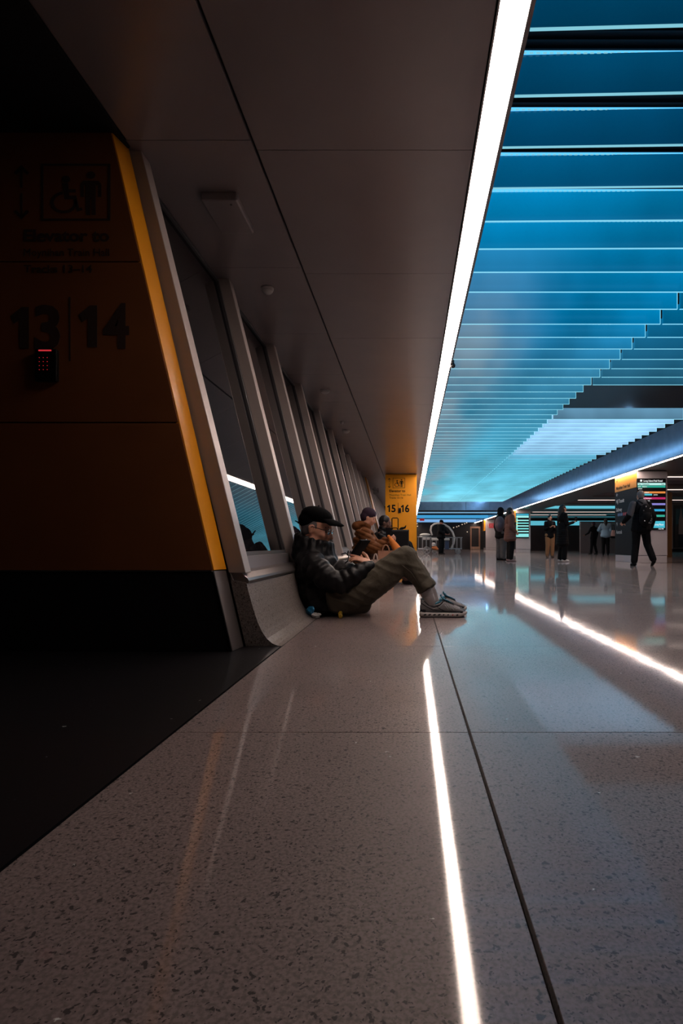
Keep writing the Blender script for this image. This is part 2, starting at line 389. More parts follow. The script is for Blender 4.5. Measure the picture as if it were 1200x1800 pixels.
# ---- blue glass fins: lit display blades in rows
def fin_material(name, edge=False):
    m = bpy.data.materials.new(name); m.use_nodes = True; nt = m.node_tree; N = nt.nodes.new; L = nt.links.new
    b = nt.nodes['Principled BSDF']; b.inputs['Base Color'].default_value = (.01, .02, .03, 1); b.inputs['Roughness'].default_value = .15
    geo = N('ShaderNodeNewGeometry'); sp = N('ShaderNodeSeparateXYZ'); L(geo.outputs['Position'], sp.inputs[0])
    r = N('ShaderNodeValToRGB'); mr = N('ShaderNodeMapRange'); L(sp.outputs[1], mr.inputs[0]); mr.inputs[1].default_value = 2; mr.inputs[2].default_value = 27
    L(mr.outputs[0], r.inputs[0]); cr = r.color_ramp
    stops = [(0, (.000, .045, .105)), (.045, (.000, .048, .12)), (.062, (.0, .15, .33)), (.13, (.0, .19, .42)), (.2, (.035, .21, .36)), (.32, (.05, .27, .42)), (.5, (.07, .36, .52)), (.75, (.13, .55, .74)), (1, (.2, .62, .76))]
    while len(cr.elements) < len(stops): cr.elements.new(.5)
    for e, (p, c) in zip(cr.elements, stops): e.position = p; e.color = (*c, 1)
    mp = N('ShaderNodeMapping'); mp.inputs['Scale'].default_value = (.55, .22, .3); L(geo.outputs['Position'], mp.inputs[0])
    n = N('ShaderNodeTexNoise'); n.inputs['Scale'].default_value = 1.6; n.inputs['Detail'].default_value = 3; L(mp.outputs[0], n.inputs['Vector'])
    # pale cloud drawn on the display towards the left edge
    cl_ = N('ShaderNodeMapRange'); cl_.interpolation_type = 'SMOOTHSTEP'; L(sp.outputs[0], cl_.inputs[0]); cl_.inputs[1].default_value = 1.55; cl_.inputs[2].default_value = .6
    cy = N('ShaderNodeMapRange'); cy.interpolation_type = 'SMOOTHSTEP'; L(sp.outputs[1], cy.inputs[0]); cy.inputs[1].default_value = 3.8; cy.inputs[2].default_value = 6.0
    nn = N('ShaderNodeMapRange'); L(n.outputs[0], nn.inputs[0]); nn.inputs[1].default_value = .32; nn.inputs[2].default_value = .52
    m1 = N('ShaderNodeMath'); m1.operation = 'MULTIPLY'; L(cl_.outputs[0], m1.inputs[0]); L(cy.outputs[0], m1.inputs[1])
    m2 = N('ShaderNodeMath'); m2.operation = 'MULTIPLY'; L(m1.outputs[0], m2.inputs[0]); L(nn.outputs[0], m2.inputs[1])
    m3 = N('ShaderNodeMath'); m3.operation = 'MULTIPLY'; L(m2.outputs[0], m3.inputs[0]); m3.inputs[1].default_value = .9
    mx = N('ShaderNodeMix'); mx.data_type = 'RGBA'; L(m3.outputs[0], mx.inputs[0]); L(r.outputs[0], mx.inputs[6]); mx.inputs[7].default_value = (.16, .24, .30, 1)
    # second picture: the bright lilac cloud in the second row of blades
    a1 = N('ShaderNodeMapRange'); a1.interpolation_type = 'SMOOTHSTEP'; L(sp.outputs[0], a1.inputs[0]); a1.inputs[1].default_value = 2.27; a1.inputs[2].default_value = 2.32
    a2 = N('ShaderNodeMapRange'); a2.interpolation_type = 'SMOOTHSTEP'; L(sp.outputs[1], a2.inputs[0]); a2.inputs[1].default_value = 14; a2.inputs[2].default_value = 12
    a2b = N('ShaderNodeMapRange'); L(sp.outputs[1], a2b.inputs[0]); a2b.inputs[1].default_value = 8.9; a2b.inputs[2].default_value = 9.4
    a3 = N('ShaderNodeMath'); a3.operation = 'MULTIPLY'; L(a1.outputs[0], a3.inputs[0]); L(a2.outputs[0], a3.inputs[1])
    a4 = N('ShaderNodeMath'); a4.operation = 'MULTIPLY'; L(a3.outputs[0], a4.inputs[0]); L(a2b.outputs[0], a4.inputs[1])
    mx2 = N('ShaderNodeMix'); mx2.data_type = 'RGBA'; L(a4.outputs[0], mx2.inputs[0]); L(mx.outputs[2], mx2.inputs[6]); mx2.inputs[7].default_value = (.30, .58, .86, 1)
    # soft marbling of the picture
    mr2 = N('ShaderNodeMapRange'); L(n.outputs[0], mr2.inputs[0]); mr2.inputs[1].default_value = .3; mr2.inputs[2].default_value = .7; mr2.inputs[3].default_value = .7; mr2.inputs[4].default_value = 1.4
    # lamps above each blade: brighter at the top edge
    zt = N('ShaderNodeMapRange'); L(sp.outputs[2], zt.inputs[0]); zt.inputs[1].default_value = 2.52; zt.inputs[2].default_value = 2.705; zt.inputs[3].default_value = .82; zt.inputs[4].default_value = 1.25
    dk = N('ShaderNodeMapRange'); L(a1.outputs[0], dk.inputs[0]); dk.inputs[3].default_value = 1; dk.inputs[4].default_value = .5
    mz = N('ShaderNodeMath'); mz.operation = 'MAXIMUM'; L(dk.outputs[0], mz.inputs[0]); L(a2b.outputs[0], mz.inputs[1])
    mu0 = N('ShaderNodeMath'); mu0.operation = 'MULTIPLY'; L(mz.outputs[0], mu0.inputs[0]); L(zt.outputs[0], mu0.inputs[1])
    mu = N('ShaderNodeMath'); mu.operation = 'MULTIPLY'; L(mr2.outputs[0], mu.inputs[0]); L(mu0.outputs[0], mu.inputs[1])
    L(mx2.outputs[2], b.inputs['Emission Color'])
    if edge:
        mm = N('ShaderNodeMix'); mm.data_type = 'RGBA'; mm.inputs[0].default_value = .42; L(mx2.outputs[2], mm.inputs[6]); mm.inputs[7].default_value = (.35, .85, .95, 1)
        L(mm.outputs[2], b.inputs['Emission Color']); b.inputs['Emission Strength'].default_value = 1.5
    else:
        L(mu.outputs[0], b.inputs['Emission Strength'])
    MATS[name] = m; return m
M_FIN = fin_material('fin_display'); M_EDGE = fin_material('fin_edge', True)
canopy = thing('light_canopy', 'glowing blue ceiling canopy of hanging glass fins beside the long white lamp', 'ceiling light', (2.4, 14, CEIL))
def fin(x0, x1, Y, slope=0.0):
    dy = slope
    mb = MB(); z0, z1 = CEIL+.003, CEIL+.185
    def bx(z0, z1, xa, xb, t, mi):
        ya, yb = Y+dy*(xa-.46), Y+dy*(xb-.46)
        mb.add([(xa,ya-t,z0),(xb,yb-t,z0),(xb,yb+t,z0),(xa,ya+t,z0),(xa,ya-t,z1),(xb,yb-t,z1),(xb,yb+t,z1),(xa,ya+t,z1)],
               [(0,3,2,1),(4,5,6,7),(0,1,5,4),(1,2,6,5),(2,3,7,6),(3,0,4,7)], mi)
    bx(z0+.004, z1, x0, x1-.006, .005, 0)
    bx(z0, z0+.004, x0, x1, .006, 1)
    bx(z0+.004, z1, x1-.006, x1, .006, 1)
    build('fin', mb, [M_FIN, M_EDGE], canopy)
mbr = MB()
for k in range(76):
    Y = 2.218 + .3305*k
    s = -.03*max(0, 1-(Y-2.2)/2.2)
    fin(.466, 2.28, Y, s)
    if not (7.25 < Y < 9.1) and not (13.0 < Y < 13.4): fin(2.30, 4.39, Y, s)
    mbr.box(.466, 2.28, Y-.012, Y+.012, CEIL+.186, CEIL+.2)
build('lamp_rail', mbr, emat('rail_lamp', (.08, .42, .85), 1.6), canopy)
wl = MB()
for k in range(14, 48): wl.box(4.46, 4.54, 2.4+.661*k, 2.56+.661*k, 3.18, 3.22)
build('added_wash_lamp', wl, emat('blue_wash', (.25, .55, .95), 26), canopy)  # added lamps, hidden by the fins, to brighten the right fascia
build('added_wash_lamp', MB().box(.6, 4.3, 33.0, 33.06, 3.18, 3.22), emat('pale_wash', (.5, .72, .95), 6), canopy)  # added unseen lamp that lights the end fascia
# lit teeth of the lamp rows above the nearest blades
mbt = MB()
for k in range(1, 6):
    Y = 2.218 + .3305*k
    for i in range(60): mbt.box(.47+.03*i, .488+.03*i, Y-.016, Y-.013, CEIL+.183, CEIL+.19)
o = build('lamp_teeth', mbt, M_EDGE, canopy); o['kind'] = 'stuff'
for (Y, h, col, lab) in ((37.2, .09, (.16, .33, .5), 'thin grey-blue lit band crossing the far ceiling, uppermost of the far bands'),
                    (44.4, .25, (.05, .32, .62), 'saturated blue lit band crossing the far ceiling'),
                    (52.6, .28, (.2, .42, .75), 'pale blue lit band crossing the far ceiling behind the red exit sign')):
    o = build('ceiling_lamp', MB().box(.47, 6.13, Y, Y+.05, CEIL, CEIL+h), emat('band_%d' % Y, col, 1), at_=(3.3, Y, CEIL), bevel=.005)
    tag(o, lab, 'ceiling lamp')

# ---- the leaning window wall
def XM(z): return -.7434 - .2474*z
def XE(z): return -.858 - .2323*z
def lean(z0, z1, d0, d1, y0, y1, mb=None):
    mb = mb or MB(); return mb.prism([(XM(z0)-d0, z0), (XM(z1)-d0, z1), (XM(z1)-d1, z1), (XM(z0)-d1, z0)], y0, y1)
wall_left = struct(build('wall_left', lean(0.0, 2.6, .3, .5, 2.9, 54), M_VOID))
YM = [2.89+1.4*k for k in range(11)] + [18.1+1.4*k for k in range(9)]
me0 = None
for k, Y in enumerate(YM):
    o = build('mullion', lean(.372, CEIL, 0, .088, Y, Y+.10), M_MULL, wall_left, bevel=.004)
for k, Y in enumerate(YM[:-1]):
    Y1 = YM[k+1]
    if k == 10: continue
    wn = struct(build('window_%d' % (k+1), lean(.46, CEIL, .098, .106, Y+.13, Y1-.03), M_GLASS))
    fr = lean(.44, .475, .08, .12, Y+.10, Y1)
    lean(2.485, CEIL, .08, .12, Y+.10, Y1, fr); lean(.475, 2.485, .08, .12, Y+.10, Y+.135, fr); lean(.475, 2.485, .08, .12, Y1-.035, Y1, fr)
    build('frame', fr, M_FRAME, wn, bevel=.002, segs=1)
    build('base_panel', lean(.375, .452, .062, .09, Y+.10, Y1), M_PANEL, wn, bevel=.002, segs=1)
cove = [(-.653, 0), (-.678, .003), (-.702, .014), (-.728, .036), (-.751, .069), (-.770, .108), (-.786, .152), (-.801, .20), (-.812, .24), (-.823, .28), (-.832, .318)]
base_left = struct(build('baseboard_left', MB().prism([(-.90, .0), (-.915, .30), (-.98, .30), (-.98, 0)], 2.92, 53.9), M_VOID))
def cove_seg(y0, y1, g=0.0):
    pts = [(x-g, z+(g if z > 0 else 0)*.2) for x, z in cove] + [(-.905, .37), (-.832, 0)]
    return MB().prism([(-.653+g*0, 0)] + [(x+g, z+g*.3+.0008) for x, z in cove] + [(-.90, .335), (-.916, .372), (-.906, .30), (-.836, 0)], y0, y1)
build('cove_panel', cove_seg(2.89, 2.902), M_COVE, base_left)
ys = [2.9035] + [2.89+1.32*k for k in range(1, 38)]
for a, b in zip(ys[:22], ys[1:23]): build('cove_panel', cove_seg(a, b-.003, -.001), M_COVE, base_left)
build('cove_panel', cove_seg(ys[22], 53.9), M_COVE, base_left)
sill_p = [(-.826, .318), (-.824, .332), (-.832, .345), (-.862, .372), (-.90, .383), (-.935, .385), (-.935, .318)]
for a in range(10):
    build('sill', MB().prism(sill_p, 2.905+2.8*a, 2.9+2.8*(a+1)), M_STEEL, base_left, bevel=.001, segs=1)
# orange panel breaking the row of mullions farther along
build('orange_panel', lean(.36, CEIL, -.03, .12, 17.05, 17.95), M_ORANGE, wall_left, bevel=.004)

# ---- near orange wall, facing the camera
wall_near = struct(build('wall_front_left', MB().prism([(-4, 0), (XE(0)-.05, 0), (XE(2.6)-.05, 2.6), (-4, 2.6)], 2.78, 3.4), M_VOID))
for z0, z1 in ((.392, 1.103), (1.109, 1.881), (1.887, CEIL-.004)):
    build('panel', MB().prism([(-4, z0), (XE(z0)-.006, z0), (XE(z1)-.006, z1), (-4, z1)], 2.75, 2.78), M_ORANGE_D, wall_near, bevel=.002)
def return_strip(z0, z1, y0, y1, k0, k1, th=.02):
    return MB().add([(XE(z0)+k0-th, y0, z0), (XE(z0)+k0, y0, z0), (XE(z0)+k1, y1, z0), (XE(z0)+k1-th, y1, z0), (XE(z1)+k0-th, y0, z1), (XE(z1)+k0, y0, z1), (XE(z1)+k1, y1, z1), (XE(z1)+k1-th, y1, z1)],
        [(0,3,2,1),(4,5,6,7),(0,1,5,4),(1,2,6,5),(2,3,7,6),(3,0,4,7)])
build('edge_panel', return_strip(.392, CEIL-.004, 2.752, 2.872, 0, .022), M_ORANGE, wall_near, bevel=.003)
build('base_panel', MB().prism([(-4, 0.001), (XE(0)-.007, 0.001), (XE(.386)-.007, .386), (-4, .386)], 2.75, 2.78), M_BLACKP, wall_near, bevel=.001, segs=1)
build('steel_trim', return_strip(.001, .388, 2.752, 2.876, 0, .016), M_STEEL, wall_near, bevel=.002)
build('edge_bead', MB().prism([(XE(0)-.006, 0.001), (XE(0)-.002, 0.001), (XE(.388)-.002, .388), (XE(.388)-.006, .388)], 2.744, 2.752), M_CHROME, wall_near)
build('bead', MB().box(-4, XE(.389)-.01, 2.746, 2.752, .3865, .3915), M_STEEL, wall_near)

def pictogram(x0, y0, x1, y1, Y, parent, m, arrow=None):
    """lift pictogram: square frame, wheelchair user and standing person; corners given in photo pixels"""
    s = (x1-x0)/110.0
    def q(u, v): return at(x0 + u*(x1-x0), y0 + v*(y1-y0), Y)
    def poly(pts, mb): 
        P = [q(*p) for p in pts]; return mb.prism([(p.x, p.z) for p in P], Y-.0012, Y+.0005)
    def disc(u, v, r, mb, n=20): return poly([(u+r*math.cos(2*PI*k/n), v+r*math.sin(2*PI*k/n)) for k in range(n)], mb)
    fr = MB(); t = .035
    for a, b, c, d in ((0, 0, 1, t), (0, 1-t, 1, 1), (0, t, t, 1-t), (1-t, t, 1, 1-t)): poly([(a, b), (c, b), (c, d), (a, d)], fr)
    build('pictogram_frame', fr, m, parent)
    p = MB(); disc(.72, .2, .065, p)
    poly([(.61, .3), (.83, .3), (.87, .36), (.87, .58), (.82, .58), (.82, .38), (.79, .38), (.79, .9), (.73, .9), (.73, .62), (.71, .62), (.71, .9), (.65, .9), (.65, .38), (.62, .38), (.62, .58), (.57, .58), (.57, .36)], p)
    build('person_symbol', p, m, parent)
    wv = MB(); disc(.36, .27, .06, wv)
    poly([(.31, .34), (.39, .34), (.40, .45), (.50, .45), (.50, .50), (.40, .50), (.41, .56), (.51, .56), (.55, .78), (.59, .77), (.60, .81), (.52, .84), (.47, .62), (.34, .62)], wv)
    n = 26; R, r = .19, .145; cx, cy = .33, .68
    for k in range(4, n-2):
        a, b = 2*PI*k/n - 1.2, 2*PI*(k+1)/n - 1.2
        poly([(cx+R*math.cos(a), cy+R*math.sin(a)), (cx+R*math.cos(b), cy+R*math.sin(b)), (cx+r*math.cos(b), cy+r*math.sin(b)), (cx+r*math.cos(a), cy+r*math.sin(a))], wv)
    build('wheelchair_symbol', wv, m, parent)
    ar = MB()
    u = -.28
    poly([(u-.015, .05), (u+.015, .05), (u+.015, .42), (u-.015, .42)], ar); poly([(u-.015, .52), (u+.015, .52), (u+.015, .95), (u-.015, .95)], ar)
    for sgn, v in ((1, .02), (-1, .98)):
        poly([(u, v), (u+.11, v+sgn*.14), (u+.075, v+sgn*.17), (u, v+sgn*.07), (u-.075, v+sgn*.17), (u-.11, v+sgn*.14)], ar)
    build('arrow_symbol', ar, m, parent)
def label_px(s, x, y, h, Y, parent, m, name='lettering', bold=.0, w=None):
    """text whose baseline starts at photo pixel x,y and whose capitals are h pixels high"""
    p = at(x, y, Y); size = h*Y/1000/.69
    o = text(name, s, size, m, parent, (p.x, Y-.0006, p.z), bold=bold*size)
    if w:
        xs = [v.co.x for v in o.data.vertices]; x0, x1 = min(xs), max(xs); k = w*Y/1000/(x1-x0)
        ax = p.x - origin_of(parent).x
        for v in o.data.vertices: v.co.x = ax + (v.co.x-x0)*k
    return o
WY = 2.7495
pictogram(72, 288, 194, 388, WY, wall_near, M_LETTER_D)
label_px('Elevator to', 42, 424, 20, WY, wall_near, M_LETTER_D, bold=.025, w=150)
label_px('Moynihan Train Hall', 42, 450, 13, WY, wall_near, M_LETTER_D, w=150)
label_px('Tracks 13\u201314', 42, 479, 13, WY, wall_near, M_LETTER_D, bold=.012, w=120)
label_px('3', 61, 613, 74, WY, wall_near, M_LETTER_D, bold=.03, w=45)
label_px('4', 181, 610, 74, WY, wall_near, M_LETTER_D, bold=.03, w=46)
for px, py in ((20, 540), (140, 537)):
    q_ = [at(px+u, py+v, WY) for u, v in ((31, 0), (31, 73), (15, 73), (15, 22), (5, 29), (-1, 16), (18, 0))]
    build('lettering', MB().prism([(p.x, p.z) for p in q_], WY-.002, WY), M_LETTER_D, wall_near)
p0, p1 = at(121, 522, WY), at(124, 635, WY)
build('divider_line', MB().box(p0.x, p1.x, WY-.001, WY+.001, p1.z, p0.z), M_LETTER_D, wall_near)
# keypad
kp0, kp1 = at(62, 614, 2.73), at(100, 670, 2.73)
kp = thing('keypad', 'small black keypad with red lit dots on the shaded orange wall under the 13', 'keypad', ((kp0.x+kp1.x)/2, 2.75, kp1.z))
build('housing', MB().box(kp0.x, kp1.x, 2.725, 2.7495, kp1.z, kp0.z), mat('keypad_black', (.01, .01, .012), .35), kp, bevel=.004)
a, b = at(67, 614.5, 2.72), at(89, 616.5, 2.72)
build('indicator_light', MB().box(a.x, b.x, 2.722, 2.7255, b.z, a.z), emat('red_led', (.6, .03, .04), 1), kp)
for r in range(4):
    for c in range(3):
        p = at(69.5+7*c, 630+7*r, 2.724)
        k = build('key', MB().box(p.x-.007, p.x+.007, 2.7225, 2.7255, p.z-.007, p.z+.007), mat('key_black', (.012, .012, .014), .4), kp)
        build('key_light', MB().ell(p+Vector((0, -.002, .003)), .0018, u=6, v=4), emat('red_led_dim', (.6, .02, .03) if (r+c) % 2 == 0 else (.2, .02, .03), .8), k)
# enclosing surfaces out of view
struct(build('wall_back', MB().box(-6, 26, -6.2, -6, -.1, 3.4), M_WALLD))
struct(build('wall_right', MB().box(25.9, 26.1, -6, 54, -.1, 3.4), M_WALLD))
struct(build('wall_far', MB().box(-6, 26, 54, 54.2, -.1, 3.4), M_WALLD))
struct(build('wall_side_left', MB().box(-6.2, -6, -6, 3.4, -.1, 3.4), M_WALLD))

# ---- fittings on the left soffit
t = thing('ceiling_box', 'flat square pale box fixed to the left soffit nearest the camera', 'ceiling fixture', (at(400, 370, 3.35).x, 3.35, CEIL))
q = MB().box(-1.19, -.985, 3.23, 3.58, CEIL-.05, CEIL); build('housing', q, M_CEIL, t, bevel=.008)
build('screw', MB().lathe([(.006, 0), (.006, .003)], (-1.03, 3.27, CEIL-.053), 10), M_FRAME, t)
for i, (px, py, R, lab) in enumerate(((470, 506, .048, 'small round smoke detector on the soffit behind the square box'), (571, 686, .062, 'larger round dome detector on the soffit, nearer of the pale domes'),
                               (601, 741, .03, 'tiny round detector on the soffit just in front of the farthest dome'), (608, 757, .066, 'round dome detector on the soffit, farthest down the window row'))):
    Y = 2000/(956-py); x = (px-721)*Y/1000
    d = thing('smoke_detector', lab, 'smoke detector', (x, Y, CEIL), 'detectors on the left soffit')
    build('base', MB().lathe([(R, 0), (R, -.012), (R*.96, -.018)], (x, Y, CEIL), 28), M_WHITE, d, True)
    build('dome', MB().lathe([(R*.9, -.018), (R*.85, -.03), (R*.6, -.042), (R*.2, -.047)], (x, Y, CEIL), 28), M_WHITE, d, True)
for i, (px, py, r, lab) in enumerate(((795, 641, .028, 'small dark dome camera on the lamp trim above the canopy middle'), (755, 878, .05, 'dark dome camera at the far end of the blue canopy'))):
    Y = [6.35, 30.0][i]; x = [.475, 1.02][i]; z = [CEIL-.0, 2.86][i]
    d = thing('security_camera', lab, 'camera', (x, Y, z), 'dome cameras')
    build('bracket', MB().cap((x, Y, z+.05), r*.5, (x, Y, z), r*.55), M_FRAME, d, True)
    build('dome', MB().ell((x, Y, z-.01), (r, r, r)), mat('camera_black', (.02, .02, .025), .2), d, True)

# ---- columns
def column(x0, x1, y0, y1, m_front, m_base=None, label_=None):
    pass
yc = struct(build('trim_1', MB().box(-.70, .165, 16.30, 17.9, 0, CEIL), M_VOID))
build('orange_panel', MB().box(-.715, .18, 16.26, 16.30, .40, CEIL-.012), M_ORANGE, yc, bevel=.006)
build('orange_panel', MB().box(.165, .18, 16.302, 17.9, .40, CEIL-.012), M_ORANGE, yc, bevel=.004)
build('orange_panel', MB().box(-.715, -.70, 16.302, 17.9, .40, CEIL-.012), M_ORANGE, yc, bevel=.004)
build('base_panel', MB().box(-.712, .177, 16.265, 17.9, 0.001, .395), M_ORANGE, yc, bevel=.004)
CY = 16.259
pictogram(690, 840, 711.5, 858, CY, yc, M_BLACK)
label_px('Elevator to', 684, 865, 4.2, CY, yc, M_BLACK, bold=.03, w=28)
label_px('Moynihan Train Hall', 684, 871.5, 3, CY, yc, M_BLACK, w=38)
label_px('Tracks 15\u201316', 684, 876.5, 3, CY, yc, M_BLACK, bold=.012, w=24)
label_px('5', 687.6, 900, 12.4, CY, yc, M_BLACK, bold=.03, w=7.6)
label_px('6', 711.4, 900, 12.4, CY, yc, M_BLACK, bold=.03, w=7.8)
p0, p1 = at(699.2, 884, CY), at(699.8, 903, CY)
for px in (680.5, 704.5):
    q_ = [at(px+u-.3, 887.6+v, CY) for u, v in ((5.2, 0), (5.2, 12.4), (2.6, 12.4), (2.6, 3.7), (.9, 4.9), (-.1, 2.8), (3.1, 0))]
    build('lettering', MB().prism([(p.x, p.z) for p in q_], CY-.002, CY), M_BLACK, yc)
p0, p1 = at(699.2, 884, CY), at(699.8, 903, CY)
build('divider_line', MB().box(p0.x, p1.x, CY-.001, CY+.001, p1.z, p0.z), M_BLACK, yc)
a, b = at(700.5, 893, 16.23), at(704.5, 901.5, 16.23)
o = thing('card_reader', 'tiny black reader box between the 15 and 16 on the orange column', 'keypad', ((a.x+b.x)/2, 16.26, b.z))
build('housing', MB().box(a.x, b.x, 16.22, 16.259, b.z, a.z), M_BLACK, o, bevel=.004)
build('indicator_light', MB().box(a.x+.015, b.x-.015, 16.217, 16.221, a.z-.03, a.z-.02), emat('dim_led', (.1, .1, .12), 1), o)
# ================================================================ PEOPLE
M_SKIN = mat('skin', (.74, .37, .25), .5, var=.08, scale=20)
M_SKIN_D = mat('skin_dark', (.16, .08, .055), .5, var=.08, scale=20)
M_HAIR = mat('hair_black', (.008, .007, .008), .55, bump=.3, bscale=60)
M_HAIRG = mat('hair_grey', (.16, .14, .14), .6, bump=.3, bscale=60)
M_COATB = mat('black_down_fabric', (.0045, .0045, .006), .5, spec=.3, sheen=.0, bump=.25, bscale=35)
M_CAPB = mat('cap_fabric', (.002, .002, .0025), .85, spec=.08, bump=.2, bscale=300)
M_OLIVE = mat('olive_cotton', (.085, .072, .050), .8, var=.12, scale=14, bump=.25, bscale=60)
M_CLOTHB = mat('black_cloth', (.003, .003, .004), .8, spec=.15, bump=.2, bscale=30)
M_SOCK = mat('grey_knit', (.33, .30, .30), .9, bump=.5, bscale=180)

def basis(fwd, up=(0, 0, 1)):
    """columns: right, forward, up"""
    f = Vector(fwd).normalized(); u = Vector(up); r = f.cross(u).normalized(); u = r.cross(f)
    return Matrix((r, f, u)).transposed()

def head_prims(mb, c, B, s=1.0, female=False):
    """cranium centre c; B columns right, forward, up"""
    def L(x, y, z): return Vector(c) + B @ (Vector((x, y, z))*s)
    def E(x, y, z, r, BB=None): mb.ell(L(x, y, z), tuple(k*s for k in r), BB or B)
    E(0, -.01, .012, (.074, .094, .092)); E(0, .02, -.03, (.066, .072, .075))
    E(0, .035, -.075, (.050, .052, .048)); E(0, .065, -.105, (.024, .022, .018))      # jaw, chin
    E(0, .078, .0, (.052, .018, .030))                                                 # brow
    for sx in (-1, 1):
        E(sx*.036, .062, -.045, (.026, .026, .024))                                    # cheeks
        E(sx*.077, -.006, -.028, (.010, .019, .032)); E(sx*.081, -.014, -.018, (.009, .016, .018))   # ears
        E(sx*.047, .0, -.085, (.020, .05, .028))
    mb.cap(L(0, .088, -.012), .010*s, L(0, .116, -.052), .014*s); E(0, .104, -.058, (.020, .016, .011))   # nose
    E(0, .090, -.079, (.023, .010, .0065)); E(0, .088, -.089, (.020, .010, .007))      # lips
def eyes(c, B, s, parent):
    for sx in (-1, 1):
        p = Vector(c) + B @ (Vector((sx*.031, .079, -.022))*s)
        build('eye', MB().ell(p, (.013*s, .009*s, .006*s), B, 10, 6), mat('eye_dark', (.03, .02, .02), .25), parent, True)
        q = Vector(c) + B @ (Vector((sx*.031, .0, 0))*s)
        f = lambda x, y, z: Vector(c) + B @ (Vector((x, y, z))*s)
        build('eyebrow', MB().tube([f(sx*.015, .092, .004), f(sx*.033, .088, .010), f(sx*.050, .074, .004)], .003*s, 6), M_HAIR, parent, True)

def hand_prims(mb, wrist, d, n, s=1.0, curl=.5, side=1, spread=.15, curls=None, thumb=None):
    """wrist point, direction of the fingers, palm normal (the side fingers close to); side +1: thumb on the d x n side"""
    wrist = Vector(wrist); d = Vector(d).normalized(); n = Vector(n); n = (n - d*n.dot(d)).normalized(); t = d.cross(n)*side
    palm = wrist + d*.05*s
    B = Matrix((t, d, n)).transposed()
    mb.ell(palm, (.040*s, .050*s, .016*s), B, 12, 8); mb.ell(wrist+d*.02*s, (.028*s, .03*s, .019*s), B, 12, 8)
    for i, (off, L) in enumerate(((.028, .072), (.010, .080), (-.009, .074), (-.027, .058))):
        c = (curls[i] if curls else curl)
        dirv = (d + t*spread*off*8).normalized(); p = palm + d*.036*s + t*off*s
        ang = 0
        for seg, (fr, r) in enumerate(((.45, .0095), (.32, .0085), (.23, .0075))):
            ang += c*(.7 if seg == 0 else .9)
            v = dirv*math.cos(ang) + n*math.sin(ang)
            q = p + v*L*fr*s; mb.cap(p, r*s, q, (r-.0008)*s, 8); p = q
    tv = thumb or (t*.75 + d*.55 + n*.35); tv = Vector(tv).normalized()
    p = wrist + d*.022*s + t*.024*s; q = p + tv*.045*s; mb.cap(p, .0135*s, q, .011*s, 8)
    tv2 = (tv + d*.45 + n*.25).normalized(); mb.cap(q, .0105*s, q+tv2*.034*s, .0085*s, 8)

# ---------------------------------------------------------------- the seated man
def P(x, y, Y): return at(x, y, Y)
YN, YC, YF = 4.04, 4.22, 4.38      # near side, middle, far side
man = thing('person', 'person in black cap and puffer jacket sitting against the wall holding a tablet', 'person', (P(590, 1081, 4.15).x, YC, 0))
HB = basis((.955, -.16, -.25)); HC = P(557, 924, 4.20); HS = 1.13
body = MB()
head_prims(body, HC, HB, HS)
body.chain([HC+Vector((-.03, 0, -.07)), P(545, 975, YC)], [.062, .068])
# torso and limbs under the clothes
body.chain([P(548, 985, YC), P(562, 1020, YC), P(585, 1050, YC)], [.10, .12, .12])
wr_n, wr_f = P(650, 991, 4.06), P(646, 992, 4.30)
body.chain([P(548, 990, 4.07), P(588, 1022, 3.99), wr_n], [.05, .04, .026])
body.chain([P(550, 990, 4.36), P(590, 1020, 4.42), wr_f], [.05, .04, .026])
for yy, dk in ((4.08, 0), (4.32, 3)):
    body.chain([P(592, 1056, yy), P(711+dk, 979, yy-.01), P(755+dk*2, 1056, yy-.02)], [.08, .052, .036])
me_b = blob_mesh(body, .0075, 3)
hn = MB()
hand_prims(hn, P(651, 990, 4.06), (-.93, .12, .34), (-.25, .35, -.80), 1.02, side=-1, curls=(.10, .32, .36, .42), spread=.2, thumb=(-.40, .35, .85))
hf = MB()
hand_prims(hf, P(646, 991, 4.29), (-.72, -.42, .25), (-.35, -.1, .93), 1.02, side=1, curls=(.45, .45, .5, .5), thumb=(-.3, -.1, .9))
me_h = blob_mesh(hn, .0032, 2); me_f = blob_mesh(hf, .0032, 2)
me = join_mesh([me_b, me_h, me_f]); me.name = 'body'
link('body', me, M_SKIN, man, True)
eyes(HC, HB, HS, man)
def HL(x, y, z): return HC + HB @ (Vector((x, y, z))*HS)
# short grey hair at the temple and nape
hr = MB(); hr.ell(HL(0, -.022, .004), (.079*HS, .088*HS, .088*HS), HB, 20, 14)
hr.ell(HL(0, -.045, -.045), (.066*HS, .05*HS, .05*HS), HB, 20, 12)
hb = blob('hair', hr, M_HAIRG, man, .006, 2)
# cap: crown, brim, rear strap
def capfn(co, nr): return co
cr = MB(); cr.ell(HL(0, -.016, .060), (.087*HS, .108*HS, .064*HS), HB, 24, 16); cr.ell(HL(0, -.045, .022), (.084*HS, .086*HS, .07*HS), HB, 24, 14)
cap_ = blob('cap', cr, M_CAPB, man, .006, 3)
bb = MB(); secs = []
for i in range(13):
    t = -1 + 2*i/12; xx = .078*t; reach = .165 - .045*t*t - (.02 if abs(t) > .95 else 0); zc = .058 - .018*t*t
    secs.append([HL(xx, .055, zc-.003), HL(xx, reach*.8, zc-.006), HL(xx, reach+.010, zc-.016), HL(xx, reach+.012, zc-.012), HL(xx, reach*.8, zc+.004), HL(xx, .055, zc+.012)])
bb.loft(secs); build('brim', bb, M_CAPB, cap_, True)
build('strap', MB().tube([HL(.03, -.118, -.01), HL(0, -.128, -.014), HL(-.03, -.118, -.01)], .007, 6).cap(HL(0, -.122, -.012), .006, HL(0, -.152, -.006), .004), M_CAPB, cap_, True)
